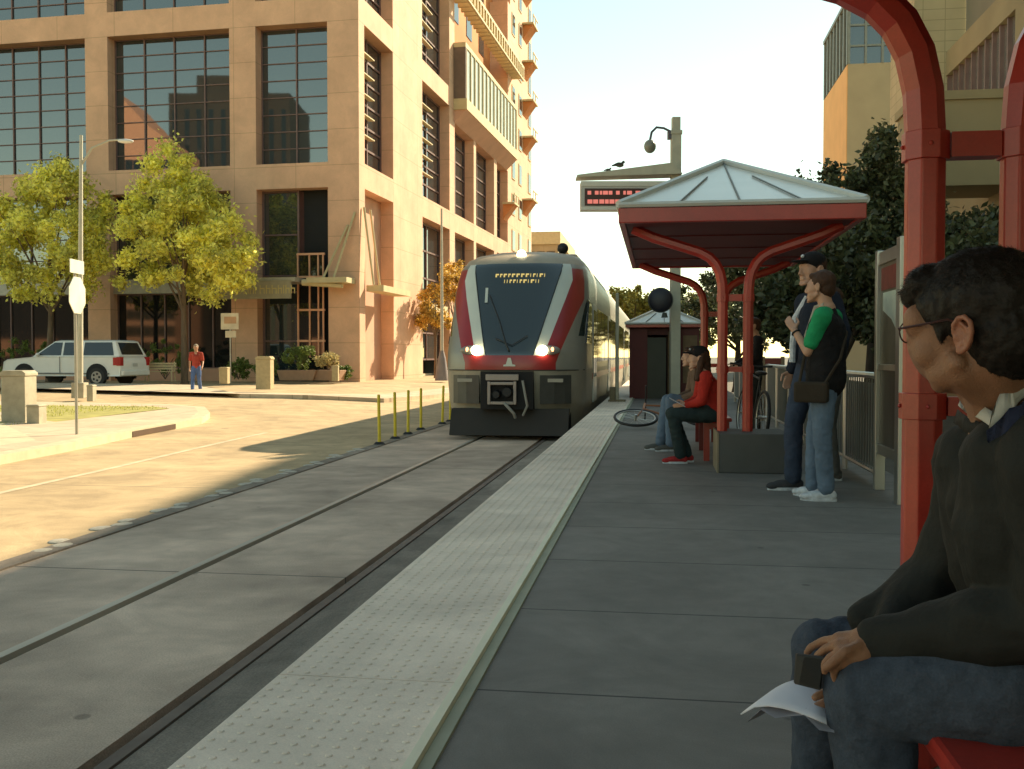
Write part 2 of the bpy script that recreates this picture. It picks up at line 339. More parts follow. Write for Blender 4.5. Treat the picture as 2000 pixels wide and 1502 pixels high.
while k<9000:
    x=random.uniform(mnx,mxx);y=random.uniform(mny,mxy); k+=1
    if not inpoly(x,y,gr): continue
    z=g(x,y)+.16;h=random.uniform(.03,.07);a=random.uniform(0,6.28);w=.012; o=len(gv)
    gv+=[(x-w*math.cos(a),y-w*math.sin(a),z),(x+w*math.cos(a),y+w*math.sin(a),z),(x+random.uniform(-.03,.03),y+random.uniform(-.03,.03),z+h)]; gf.append((o,o+1,o+2))
tag(MB().add(gv,gf).build('grass',M_grass,fix=False),'patch of sunlit grass on the corner island','grass',kind='stuff')
dr=[gp(250,843,-.45).lerp(gp(345,828,-.45),.08),gp(250,843,-.45).lerp(gp(345,828,-.45),.97)]
a_,b_=dr; dd_=(b_-a_).normalized(); nn_=Vector((dd_.y,-dd_.x,0))
mb=MB(); c0=[a_+nn_*.012,b_+nn_*.012,b_-nn_*.05,a_-nn_*.05]
mb.add([(q.x,q.y,g(q.x,q.y)+.012) for q in c0]+[(q.x,q.y,g(q.x,q.y)+.125) for q in c0],[(0,1,2,3),(4,5,6,7),(0,1,5,4),(1,2,6,5),(2,3,7,6),(3,0,4,7)])
tag(mb.build('storm_drain',mat('drain_dark',(.10,.06,.035),.9)),'long dark storm drain opening in the kerb near the island corner','drain')
# hotel forecourt pavement
hp=[Vector((-8.3,36.5,0)),Vector((-6.9,62,0)),Vector((-6.9,140,0)),Vector((-9.5,140,0)),Vector((-14.5,60,0)),Vector((-30,60,0)),Vector((-60,60,0)),Vector((-60,45,0)),gp(-200,752,-.1),gp(100,748,-.1),gp(380,753,-.1),gp(470,764,-.1),gp(600,765,-.1),gp(750,764,-.1)]
hp=[p for p in reversed(hp)][::-1]
struct(gslab('hotel_pavement',hp,.14,M_pave)); 
# painted lane line + parking edge on the road
M_line=mat('worn_road_paint',(.60,.50,.34),.8,0,.2,6)
def roadline(pts,w):
    mb=MB()
    for a,b in zip(pts[:-1],pts[1:]):
        d=(b-a).normalized(); n=Vector((-d.y,d.x,0))*w/2; q=[a-n,b-n,b+n,a+n]; q=[Vector((p.x,p.y,g(p.x,p.y)+.004)) for p in q]; mb.quad(*q)
    return mb
struct(roadline([gp(-300,1045,-.6),gp(0,963,-.6),gp(230,912,-.6),gp(400,872,-.6),gp(520,846,-.6)],.12).build('road_line',M_line))
# raised white buttons along the track edge
M_btn=mat('raised_marker',(.50,.46,.38),.7,0,.2,30,.5,60)
mk=None; n=0
ym=7.0
labs='worn white raised lane marker in the row between road and track'
while ym<17.6:
    if mk is None:
        mb=MB(); 
        for i,(dx,dy,r) in enumerate(((0,-.17,.075),(0.05,0,.085),(-.04,.16,.07))): mb.ell((dx*1.4,dy*1.4,0),(r*1.4,r*1.7,.018),None,10,6)
        mk=mb.build('lane_marker',M_btn,smooth=2); o=mk
    else: o=mk.copy(); COL.objects.link(o)
    o.location=(-5.33+.03*math.sin(n*2.1),ym,-.597); o.rotation_euler=(0,0,random.uniform(-.2,.2)); n+=1
    tag(o,labs,'road marker','worn white lane markers beside the track'); ym+=1.13
# yellow posts
M_yel=mat('yellow_plastic',(.75,.58,.04),.5,0,.1,8)
bo=None
ords=['nearest','second nearest','third nearest','fourth nearest','fifth nearest','farthest']
for i,(px,py) in enumerate([(741,869),(772,858),(797,849),(822,840),(864,829),(879,824)]):
    p=gp(px,py,-.6)
    if bo is None:
        bo=empty('bollard','','bollard',(p.x,p.y,-.59),0)
        MB().cone((0,0,.03),(0,0,.93),.032,.03,10).ell((0,0,.93),(.03,.03,.02),None,10,6).build('post',M_yel,bo,smooth=True)
        MB().cone((0,0,0),(0,0,.05),.12,.07,12).build('base',M_black,bo,smooth=True); o=bo
    else: o=copy_tree(bo); o.location=(p.x,p.y,-.59)
    o.rotation_euler=(R_(random.uniform(-2,2)),R_(random.uniform(-2,2)),0)
    tag(o,'thin yellow flexible bollard, %s in the row beside the track'%ords[i],'bollard','yellow bollards beside the track')

# ------------------------------------------------------------------ hotel
H=empty('hotel_building','large tan stucco hotel block with deep square window bays, filling the left background','building',(-14.097,46.026,0),R_(-3))
def hb(mb,*a): mb.bx(*a)
fx=[(-1.57,0),(-6.62,-5.25),(-14.45,-13.2),(-22.0,-20.6),(-29.5,-28.1),(-37,-35.6),(-45,-43.6)]
zs=[(9.15,10.35),(17.0,18.2),(24.9,26.1)]; ZB=-.7; ZT=33
mb=MB(); mb.bx(-1.57,0,0,.8,ZB,ZT)
for a,b in fx[1:]: mb.bx(a,b,0,.72,ZB,ZT)
for i in range(len(fx)-1):
    for a,b in zs: mb.bx(fx[i+1][1],fx[i][0],.004,.72,a,b)
sy=[(0,.8),(5.2,10.6),(16.7,18),(23.3,24.0),(30,31.0),(35.2,46.2)]
for k,(a,b) in enumerate(sy[1:-1]): mb.bx(-.7,0,a,b,ZB,ZT if k<1 else (17.0 if k>1 else ZT))
mb.bx(-12,0,35.2,46.2,ZB,30); mb.bx(-12,0,36.2,46.2,30,46)
for i in range(len(sy)-1):
    for a,b in zs:
        if i>=2 and a>10: continue
        mb.bx(-.7,-.004,sy[i][1],sy[i+1][0],a,b)
mb.bx(-.7,-.004,18,35.2,16.2,17.0)
mb.bx(-46,-1.6,.72,1.4,26.1,ZT); mb.bx(-46,-.7,1.4,17,32,ZT)
mb.build('wall',M_stucco,H)
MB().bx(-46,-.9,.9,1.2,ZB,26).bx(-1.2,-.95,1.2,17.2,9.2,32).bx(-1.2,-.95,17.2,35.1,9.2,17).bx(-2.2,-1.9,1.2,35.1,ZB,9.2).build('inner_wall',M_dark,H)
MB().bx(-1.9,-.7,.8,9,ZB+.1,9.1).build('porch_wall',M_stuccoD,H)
MB().bx(-1.9,-.72,.72,36,9.12,9.16).build('porch_soffit',M_stucco,H)
# front windows, each its own part with one pane
def fwin(x0,x1,z0,z1,nx,nz,mat_=M_mull,gl_=None):
    mb=MB(); t=.032
    for i in range(nx+1):
        x=x0+(x1-x0)*i/nx; x=min(max(x,x0+t),x1-t); mb.bx(x-t,x+t,.62,.70,z0,z1)
    for j in range(nz+1):
        z=z0+(z1-z0)*j/nz; z=min(max(z,z0+t),z1-t); mb.bx(x0,x1,.645,.70,z-t*.7,z+t*.7)
    w=mb.build('window',mat_,H); MB().bx(x0,x1,.70,.72,z0,z1).build('pane',gl_ or M_hglass,w)
for i in range(len(fx)-1):
    x0,x1=fx[i+1][1],fx[i][0]; nx=3 if x1-x0<4 else 4 if x1-x0<7 else 5
    if x1-x0<4: nx=2
    fwin(x0,x1,10.35,17.0,nx,8); fwin(x0,x1,18.2,24.9,nx,8)
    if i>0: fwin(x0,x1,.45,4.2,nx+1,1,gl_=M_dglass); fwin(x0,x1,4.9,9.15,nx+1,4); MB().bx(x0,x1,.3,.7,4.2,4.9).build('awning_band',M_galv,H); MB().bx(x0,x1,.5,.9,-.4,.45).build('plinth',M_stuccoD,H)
# corner bay: flat glass, then a wall running back into the porch
mb=MB()
for z in (.2,1.8,4.2,5.0,7.0,9.1): mb.bx(-5.25,-3.3,.62,.70,z-.04,z+.04)
for x in (-5.2,-3.35): mb.bx(x-.05,x+.05,.60,.70,-.3,9.15)
w=mb.build('window',M_mull,H); MB().bx(-5.25,-3.3,.70,.72,-.3,9.15).build('pane',M_hglass,w)
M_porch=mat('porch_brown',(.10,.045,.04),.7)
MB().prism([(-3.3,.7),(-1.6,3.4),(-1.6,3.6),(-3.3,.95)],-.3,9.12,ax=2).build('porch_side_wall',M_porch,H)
mb=MB(); 
for x in (-3.25,-2.65,-2.2,-1.95): mb.bx(x-.035,x+.035,.25,.33,.2 if x<-3 else 1.0,6.0)
for z in (1.8,3.3,4.9,6.0): mb.bx(-3.29,-1.85,.22,.30,z-.05,z+.05)
w=mb.build('vestibule_frame',M_mullr,H); MB().bx(-3.2,-1.95,.34,.36,.2,6).build('pane',M_dglass,w)
# side windows with sun shelves
def swin(y0,y1,z0,z1,nz,shelf=True,ny=2):
    mb=MB(); t=.05
    for i in range(ny+1):
        y=y0+(y1-y0)*i/ny; y=min(max(y,y0+t),y1-t); mb.bx(-.72,-.64,y-t,y+t,z0,z1)
    for j in range(nz+1):
        z=z0+(z1-z0)*j/nz; z=min(max(z,z0+t),z1-t); mb.bx(-.72,-.66,y0,y1,z-t,z+t)
    w=mb.build('window',M_mull,H); MB().bx(-.80,-.73,y0,y1,z0,z1).build('pane',M_hglass,w)
    if shelf:
        s=MB()
        for j in range(1,6):
            z=z1-(z1-z0)*j/6.6; s.bx(-.62,-.32,y0+.05,y0+(y1-y0)*.55,z-.03,z+.03)
        s.build('sun_shelf',M_cream,w)
for k,(y0,y1) in enumerate([(.8,5.2),(10.6,16.7),(18,23.3),(24,30),(31,35.2)]):
    swin(y0,y1,10.35,17.0 if k<2 else 16.2,6,k<2)
    if k<2: swin(y0,y1,18.2,24.9,6); swin(y0,y1,26.1,32,6)
    if k>0: swin(y0,y1,.8,9.1,5,False); MB().bx(-.6,-.1,y0,y1,3.2,4.2).build('shop_canopy',M_cream,H)
# projecting glazed bay
b=MB().bx(0.004,.9,17.7,34.9,17.0,17.7).bx(.02,.82,17.7,34.9,21.0,21.3).build('bay',M_cream,H); MB().bx(.02,.82,17.72,17.95,17.7,21.0).build('end_panel',mat('bay_end_bronze',(.16,.11,.08),.6),b)
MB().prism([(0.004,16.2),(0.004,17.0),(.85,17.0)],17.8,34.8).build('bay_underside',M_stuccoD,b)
MB().bx(.1,.76,17.96,34.8,17.7,21).build('pane',mat('bay_glass',(.42,.45,.38),.15,spec=.9),b)
mb=MB()
for y in fr(18,34.8,14): mb.bx(.74,.84,y-.05,y+.05,17.7,21)
mb.build('mullions',M_cream,b)
MB().bx(-12,-1.5,17.2,36.2,17.0,46).build('setback_wall',M_orange,H)
for y in (20,24,28,32):
    for z in (19,24.8,28.6): MB().bx(-1.55,-1.45,y-.8,y+.8,z,z+2.2).build('setback_window',M_hglass,H)
mb=MB().bx(.0,.12,17.2,37,24.9,25.1).bx(.9,1.05,17.2,37,24.9,25.1).bx(.9,1.05,17.2,37,23.9,24.05).bx(-1.5,.1,17.1,17.4,23.9,25.1)
for y in fr(17.6,36.8,22): mb.bx(-.1,1.05,y-.12,y+.12,24.1,24.9)
mb.build('roof_trellis',M_cream,H)
# tower windows and balconies
for z in fr(11,44,11):
    for y in (37.5,40.5,45.0):
        w=MB().bx(.01,.06,y-.65,y+.65,z-1.1,z+.7).build('window',M_cream,H); MB().bx(.061,.07,y-.52,y+.52,z-1.0,z+.6).build('pane',M_hglass,w)
def balc(y,z,s=1):
    a=MB().bx(.004,1.0,y-1.2*s,y+1.2*s,z,z+.15).bx(.93,1.0,y-1.2*s,y+1.2*s,z+.75,z+.85).bx(.93,1.0,y-1.2*s,y-1.1*s,z+.15,z+.75).bx(.93,1.0,y-.1*s,y+.1*s,z+.15,z+.75).build('balcony',M_cream,H)
    MB().prism([(0.004,z-1.2),(0.004,z),(.9,z)],y-.9*s,y+.9*s).build('bracket',M_orange,a)
for z in (37,33.5,30.2,26.9,23.5,20.3): balc(42.8,z)
for z in (14.8,): balc(42.8,z)
balc(34,13.2,.8)
for z in fr(12,45,18): pass
# entrance canopy with sign, struts
cn=MB().bx(-7.2,-2.6,-1.6,.3,4.55,4.75).build('entrance_canopy',M_galv,H)
sg=MB().bx(-6.9,-2.75,-1.72,-1.62,3.75,4.6).build('sign_board',mat('sign_tan',(.30,.27,.18),.6),cn)
mb=MB(); x=-5.4; random.seed(3)
for w_ in [.08,.08,.0,.3,.26,.1,.0,.3,.28,.3,.26,.1,.26,.26]:
    if w_==0: x+=.12; continue
    mb.bx(x,x+.045,-1.735,-1.725,3.98,4.38 if w_>.09 else 4.42)
    if w_>.15: mb.bx(x+w_-.1,x+w_-.055,-1.735,-1.725,3.98,4.25); mb.bx(x+.045,x+w_-.1,-1.735,-1.725,4.2,4.25)
    x+=w_+.01
mb.build('sign_lettering',mat('sign_gold',(.52,.42,.16),.5),sg)
MB().bx(-2.2,-.2,-1.2,.2,4.5,4.75).cone((-2.5,-.9,4.55),(-.5,-.9,4.35),.16,.1,10).build('canopy_arm',M_cream,cn)
MB().tube([(-1.55,-.9,4.6),(-.55,-.05,7.3)],.06).tube([(-1.0,-.9,4.6),(-.2,-.05,7.9)],.06).build('canopy_strut',M_cream,cn)
MB().bx(.02,.9,.9,5.3,4.2,4.5).build('side_canopy',M_cream,H)
MB().tube([(.5,.6,4.5),(.1,.4,8.2)],.06).tube([(.5,1.5,4.5),(.1,1.3,8.2)],.06).build('side_strut',M_cream,H)
weather(M_stucco,.04,40,.22,.3,.0,1)
# ------------------------------------------------------------------ other buildings
M_tan=brickmat('tan_panel',(.40,.32,.19),(.38,.30,.18),(.25,.2,.12),1,1.6,.8)
def boxb(name,label,x0,x1,y0,y1,z1,m,z0=-.8):
    e=empty(name,label,'building',((x0+x1)/2,(y0+y1)/2,z0)); MB().bx(x0,x1,y0,y1,z0,z1).build('wall',m,e,world=True); return e
e=boxb('office_building','distant low tan building just right of the hotel, above the train roof',-21,-11.2,112,132,13.6,M_tan)
MB().bx(-21.2,-10.9,111.7,132,13.6,15.0).build('parapet',M_cream,e,world=True)
w=MB()
for x in fr(-20,-12,7): w.bx(x-.45,x+.45,111.9,111.98,10.6,12.8)
w.build('window',M_dglass,e,world=True)
# tower on the right
e=boxb('office_tower','square tan office tower with glazed top storey behind the dark trees at right',20,34,111.7,127,32.3,mat('tan_tower_wall',(.42,.34,.21),.85,0,.07,.4,stain=.1))
MB().bx(19.9,20,111.75,126.9,-.5,32.2).build('bounce_tint_side_wall',mat('tower_bounce_tint',(.80,.44,.18),.85,0,.06,.4),e,world=True)  # warm bounce light on this face is put into its orange colour
t=MB().bx(20.1,33.9,111.8,126.9,32.3,39.0).build('top_storey',M_hglass,e,world=True)
mb=MB().bx(19.8,34,111.5,127,39.0,39.4)
for i,x in enumerate(fr(20.1,33.9,8)): mb.bx(x-.12,x+.12,111.6,111.8,32.3,39)
for z in (34.2,36.4): mb.bx(20.1,33.9,111.65,111.8,z-.1,z+.1)
for y in fr(112,126.8,7): mb.bx(19.9,20.1,y-.25,y+.25,32.3,39)
mb.build('mullions',mat('grey_mullion',(.2,.22,.2),.5),e,world=True)
# long building on the platform's right: its roof throws the shade over the tracks
M_tile=brickmat('cream_tile_wall',(.56,.47,.29),(.53,.44,.27),(.36,.3,.18),1,.9,.45)
M_gar=mat('side_concrete',(.36,.29,.17),.9,0,.1,.5,.2,20,stain=.1); M_slab=mat('grey_slab',(.24,.22,.17),.9,0,.08,.4)
e=empty('ribbon_window_building','tall tan building at the upper right edge with a slanting strip of reflecting windows','building',(26,2,-.6))
MB().prism([(-45,-.7),(44.7,-.7),(44.7,20.9),(40.7,20.7),(33,19.8),(-45,18.6)],12.8,40,ax=0).build('upper_wall',M_slab,e,world=True)
MB().bx(12,12.8,-45,44.7,12.9,13.9).bx(12,12.8,-45,44.7,-.7,8.6).bx(12,12.8,-45,36.4,8.6,12.9).build('wall',M_gar,e,world=True)
MB().bx(10.7,12.8,44.74,49,-.7,18.5).build('tile_pier',M_tile,e,world=True)
w=MB().bx(12.2,12.5,36.4,44.6,8.6,12.9).build('ribbon_window',mat('ribbon_glass',(.75,.78,.72),.03,.85,.03),e,world=True); MATS['ribbon_glass'].node_tree.nodes['Principled BSDF'].inputs['IOR'].default_value=3.2
mb=MB()
for y in fr(36.5,44.6,10): mb.bx(12.05,12.2,y-.05,y+.05,8.6,12.9)
mb.build('mullions',M_mull,w,world=True)
MB().bx(8.8,12,36,39,6.9,9.8).bx(8.7,12,35.9,39.1,9.8,10.1).bx(9.0,9.4,36.2,36.6,-.7,6.9).build('entrance_block',M_gar,e,world=True)
# two towers and one added block behind the camera, seen only as reflections in the hotel glass
def refl(p):   # mirror a point in the hotel's front glass
    n=Vector((-math.sin(R_(3)),-math.cos(R_(3)),0)); q=Vector((-14.097,46.026,0))-n*.7; return p-n*2*((p-q).dot(n))
a,b_=refl(D(362,330,170)),refl(D(587,330,170)); zt=D(470,207,170).z
c=(a+b_)/2; e=empty('brown_tower','dark brown tower mirrored in the hotel windows','building',(c.x,c.y,-.6),math.atan2((b_-a).y,(b_-a).x))
wd=(b_-a).length/2
MB().bx(-wd,wd,-8,8,0,zt+.6).bx(-wd*.6,wd*.3,-6,6,zt+.6,zt+4).build('wall',mat('brown_tower_wall',(.05,.035,.022),.85,0,.1,.3),e)
mb=MB()
for x in fr(-wd+1,wd-1,9): mb.bx(x-.35,x+.35,8,8.1,4,zt-2).bx(x-.35,x+.35,-8.1,-8,4,zt-2)
mb.build('window',M_dglass,e)
a,b_=refl(D(228,300,150)),refl(D(365,300,150)); c=(a+b_)/2; z1=D(250,190,150).z; z2=D(355,290,150).z
e=empty('gridded_tower','pale gridded building with a sloping top mirrored in the hotel windows','building',(c.x,c.y,-.6),math.atan2((b_-a).y,(b_-a).x)); wd=(b_-a).length/2
MB().prism([(-wd,0),(wd,0),(wd,z2),(wd*.3,z2+(z1-z2)*.35),(-wd*.6,z1),(-wd,z1-1)],-6,6).build('wall',M_mullr,e)
mb=MB(); nx=9
for i in range(nx):
    for j in range(12):
        x=-wd+(i+.5)*2*wd/nx; z=2+j*2.4
        if z+1.6< z1+(z2-z1)*max(0,(x/wd+.6)/1.6)-.3:
            for s in(-1,1): mb.bx(x-.55,x+.55,s*6-.06,s*6+.06,z,z+1.6)
mb.build('window',M_dglass,e)
e=empty('reflection_block','low brown building mirrored in the hotel\'s ground floor windows','building',(-95,-67,-.6))
MB().bx(-170,-25,-75,-60,-.6,13).build('wall',mat('reflection_block_wall',(.045,.035,.03),.85,0,.2,.3),e,world=True)  # added out of view so the lower panes mirror less bright sky
for x in fr(-165,-30,15): MB().bx(x-2.5,x+2.5,-60.0,-59.9,1,4).build('window',M_mullr,e,world=True)
# ------------------------------------------------------------------ trees
def leafmesh(name,crowns,n,size,m,seed,parent,clumps=90,squash=1,inner=.35):
    r=np.random.default_rng(seed); V=[];
    cs=[];tot=sum(c[1][0]*c[1][1]*c[1][2] for c in crowns)
    for c,rad in crowns:
        k=max(4,int(clumps*rad[0]*rad[1]*rad[2]/tot)); d=r.normal(size=(k,3)); d/=np.linalg.norm(d,axis=1)[:,None]
        rr=r.uniform(inner,1,size=(k,1))**.6; cs.append(np.array(c)+d*rr*np.array(rad))
    cs=np.vstack(cs); rc=np.mean([min(c[1]) for c in crowns])*.26
    idx=r.integers(0,len(cs),n); cr=r.uniform(.6,1.3,len(cs))*rc
    p=cs[idx]+r.normal(size=(n,3))*cr[idx][:,None]*.55*np.array([1,1,squash])
    a=r.normal(size=(n,3)); a/=np.linalg.norm(a,axis=1)[:,None]; b=r.normal(size=(n,3)); b-= (b*a).sum(1)[:,None]*a; b/=np.linalg.norm(b,axis=1)[:,None]
    s=(r.uniform(.6,1.3,n)*size)[:,None]; nn=np.cross(a,b)*s*.15
    v=np.stack([p-a*s,p-b*s*.55+nn,p+a*s,p+b*s*.55+nn],1).reshape(-1,3)
    me=bpy.data.meshes.new(name); me.vertices.add(len(v)); me.vertices.foreach_set('co',v.ravel().astype(np.float32))
    me.loops.add(4*n); me.loops.foreach_set('vertex_index',np.arange(4*n,dtype=np.int32)); me.polygons.add(n); me.polygons.foreach_set('loop_start',np.arange(0,4*n,4,dtype=np.int32)); me.update(calc_edges=True); me.validate()
    me.materials.append(m); o=bpy.data.objects.new(name,me); COL.objects.link(o); par(o,parent); return o,cs
def tree(name,label,x,y,h,cr,n,size,m,seed,group=None,trunk=.16,bark=None,z=None,base=.32,crowns=None,clumps=90):
    z=g(x,y) if z is None else z; rd=random.Random(seed)
    e=empty(name,label,'tree',(x,y,z),0,group)
    if crowns is None:
        crowns=[((0,0,h*.62),(cr,cr,h*.34)),((0,0,h*.80),(cr*.6,cr*.6,h*.19))]
        for k in range(5):
            t=k*1.26+seed; crowns.append(((cr*.55*math.cos(t),cr*.55*math.sin(t),h*rd.uniform(.5,.72)),(cr*.55,cr*.55,h*.17)))
    o,cs=leafmesh('crown',crowns,n,size,m,seed,e,clumps)
    mb=MB(); top=Vector((0,0,h*.62)); b0=Vector((rd.uniform(-.1,.1),rd.uniform(-.1,.1),h*base))
    mb.tube([(0,0,-.2),(0,0,.15),(b0.x*.5,b0.y*.5,h*base*.6),b0,(b0.x*1.5,b0.y,h*.5),(0,0,h*.7)],[trunk*1.5,trunk*1.1,trunk*.9,trunk*.8,trunk*.45,trunk*.15],10)
    for i in range(12):
        c=Vector(cs[rd.randrange(len(cs))]); s=b0.lerp(Vector((0,0,h*.55)),rd.random()*.8); mid=s.lerp(c,.5)+Vector((0,0,.15*h*.2)); mb.tube([s,mid,c],[trunk*.4,trunk*.22,trunk*.06],6)
    mb.build('trunk',bark or M_bark,e,smooth=True)
    return e
def atp(px,d): # ground point at depth d under a pixel column
    p=D(px,694,d); return p.x,p.y
x,y=atp(360,44.5); tree('maple_tree','larger yellow-green maple in front of the hotel, behind the walking man',x,y,10.4,2.75,30000,.105,M_leaf1,11,trunk=.15,base=.26,
  crowns=[((0.2,0,5.9),(3.1,2.5,2.4)),((-.5,0,7.6),(2.5,2.3,2.1)),((-.7,0,9.1),(1.7,1.5,1.6)),((1.8,0,5.2),(1.5,1.3,1.4)),((-2.1,0,6.2),(1.3,1.3,1.8)),((.6,0,8.9),(1.1,1.0,1.6)),((2.5,0,6.2),(.8,.8,1.5)),((-2.3,0,8.2),(.9,.9,1.1))],clumps=120)
x,y=atp(95,46.5); tree('maple_tree','smaller yellow-green maple behind the white truck, leftmost of the two',x,y,10.2,2.8,30000,.105,M_leaf1,23,trunk=.15,base=.3,
  crowns=[((0,0,6.2),(3.2,2.6,2.5)),((.6,0,8.0),(2.3,2,2.0)),((-1.6,0,7.9),(2.0,1.8,1.9)),((2.1,0,6.8),(1.3,1.3,2.1)),((-2.6,0,5.6),(1.4,1.4,1.8)),((.9,0,9.4),(.9,.8,1.1)),((2.7,0,4.9),(1.0,1,1.2))],clumps=120)
x,y=atp(850,56); tree('autumn_tree','small orange-leaved tree against the hotel wall, left of the train',x,y,6.6,1.5,6000,.085,M_leaf2,5,trunk=.07,base=.3,crowns=[((0,0,4.0),(1.15,1.0,1.5)),((.9,.3,5.3),(.9,.8,1.0)),((-.4,0,3.4),(.8,.7,.8))],clumps=50)
x,y=atp(888,60); tree('autumn_tree','small yellow-orange tree peeping out beside the train\'s red stripe',x,y,7.6,1.2,4000,.085,M_leaf2,6,trunk=.07,base=.3,crowns=[((0,0,5.6),(1.0,1.0,1.5))],clumps=40)
for k,(px,d,h,cr,n,lab) in enumerate([(1700,32,8.9,2.5,30000,'tall dark oak right of the near shelter roof, in front of the tan tower'),(1560,38,7.6,3.2,22000,'dark oak directly behind the standing men'),(1440,50,6.6,3.4,16000,'dark oak behind the far end of the shelter roof'),(1905,24,5.2,2.3,16000,'low dark oak seen between the two red posts'),(1640,24,5.2,2.2,16000,'dark leafy oak behind the railing, left of the steel display case')]):
    x,y=atp(px,d); tree('oak_tree',lab,x,y,h,cr,n,.10,M_leaf3,40+k,'dark oaks behind the platform railing',trunk=.2,bark=M_barkD,z=-.6,base=.22,clumps=110)
x,y=atp(1790,34); tree('oak_tree','dark oak hidden mostly behind the left red post',x,y,7.0,2.4,14000,.10,M_leaf3,61,'dark oaks behind the platform railing',trunk=.2,bark=M_barkD,z=-.6,base=.2)
for k,(px,d,h,cr,lab) in enumerate([(1235,72,7.0,3.0,'sunlit yellow-green tree right of the train\'s tail'),(1190,88,7.8,3.2,'sunlit tree farthest along the track, above the train roof'),(1265,95,7.2,3.6,'sunlit distant tree behind the round mirror'),(1330,80,7.0,4,'distant tree behind the tall mast')]):
    x,y=atp(px,d); tree('street_tree',lab,x,y,h,cr,7000,.15,M_leaf4,80+k,'sunlit trees at the end of the street',z=-.6)
# hedges and planter shrubs in front of the hotel
def shrub(name,label,px,d,w,dp,h,m,n,cat='plant',z=None,size=.05,group=None):
    x,y=atp(px,d); e=empty(name,label,cat,(x,y,(g(x,y)+.15) if z is None else z),R_(-3),group)
    leafmesh('foliage',[((0,0,h*.5),(w/2,dp/2,h*.45))],n,size,m,int(px),e,40,inner=.2)
    mb=MB()
    for i in range(6): a=i*1.1; mb.tube([(0,0,0),(w*.2*math.cos(a),dp*.2*math.sin(a),h*.5)],[.02,.01],5)
    mb.build('stem',M_bark,e); return e
shrub('hedge','clipped green hedge under the hotel windows behind the truck',60,48.5,5.5,.9,2.1,M_green,5000,'hedge')
shrub('hedge','clipped green hedge between the bench and the larger maple',322,47,3.6,.8,2.0,M_green,3500,'hedge')
shrub('hedge','dark green hedge left of the hotel corner planters',465,46.5,1.6,.8,1.1,M_green,3000,'hedge')
M_fl=mat('cream_flower',(.62,.52,.25),.6,island=.3,trans=.3)
M_pot=mat('terracotta_planter',(.33,.20,.12),.85,0,.1,5)
for k,(px,d,w,h,m,lab,pl) in enumerate([(585,45.3,1.9,1.25,M_green,'leafy green shrub in a planter before the hotel porch',1),(642,45.2,1.4,.85,M_fl,'pale cream flowering bush in the planter by the hotel corner',1),(520,46,1.3,1.1,M_green,'low green shrub behind the tan stone litter bin',0),(672,45.8,.8,.7,M_green,'small dark green bush touching the hotel corner pier',0)]):
    x,y=atp(px,d); z=g(x,y)+.14
    e=shrub('planter_shrub' if pl else 'shrub',lab,px,d,w,1.0,h,m,3500,z=z+(.45 if pl else 0))
    if pl: MB().prism([(-w*.42,-.45),(w*.42,-.45),(w*.5,.02),(-w*.5,.02)],-.4,.4).build('planter',M_pot,e,bevel=.02)
# ------------------------------------------------------------------ kerbside things, left
def bench(label,px,d,w,group=None):
    x,y=atp(px,d); e=empty('park_bench',label,'bench',(x,y,g(x,y)+.14),R_(12),group); m=mat('pale_bench_slats',(.62,.50,.28),.6)
    mb=MB(); [mb.bx(-w/2,w/2,-.22+i*.12,-.14+i*.12,.42,.45) for i in range(4)]; mb.build('seat',m,e)
    mb=MB(); [mb.bx(-w/2,w/2,.26+i*.02,.29+i*.02,.52+i*.11,.6+i*.11) for i in range(3)]; mb.build('backrest',m,e)
    for s in(-1,1): MB().tube([(s*w*.46,-.25,0),(s*w*.44,-.2,.42),(s*w*.44,.24,.42),(s*w*.46,.3,0)],.025,6).tube([(s*w*.44,.22,.42),(s*w*.44,.32,.86)],.025,6).tube([(s*w*.46,-.22,.42),(s*w*.46,-.22,.64),(s*w*.46,.28,.64)],.022,6).build('leg',m,e)
bench('pale wooden bench between the white truck and the larger maple',312,43.5,1.25)
def block(name,label,cat,px,py,w,dp,h,cap_=True,d=None,m=None,rz=R_(8)):
    p=gp(px,py,-.45); 
    if d: p=Vector((*atp(px,d),0))
    e=empty(name,label,cat,(p.x,p.y,g(p.x,p.y)+.13),rz); m=m or M_conc
    t=.86 if cap_ else 1
    MB().bx(-w/2*.92,w/2*.92,-dp/2*.92,dp/2*.92,0,h*.9).build('body',m,e,bevel=.015)
    MB().prism([(-w/2,h*.9),(w/2,h*.9),(w/2,h*.95),(w*.38,h),(-w*.38,h),(-w/2,h*.95)],-dp/2,dp/2).build('cap',m,e,bevel=.01)
    return e
block('stone_pillar','tall pale stone pillar standing in the grass at the far left','pillar',38,829,.58,.6,1.2)
block('utility_box','small squat concrete box right of the tall stone pillar','utility box',72,831,.30,.4,.46)
block('utility_box','pale little box beside the post of the turned stop sign','utility box',178,790,.2,.3,.5,d=30)
block('litter_bin','tan stone litter bin with a flat lid on the hotel pavement','litter bin',517,764,.58,.58,1.2,d=36.2,m=mat('tan_stone',(.42,.34,.19),.85,0,.12,8))
block('low_pedestal','short pale stone pedestal between the walking man and the litter bin','pedestal',438,752,.38,.4,.68,d=41,m=MATS['tan_stone'])
block('low_pedestal','pale low stone stub at the foot of the flowering planter','pedestal',655,740,.3,.3,.7,d=44.2,m=MATS['tan_stone'])
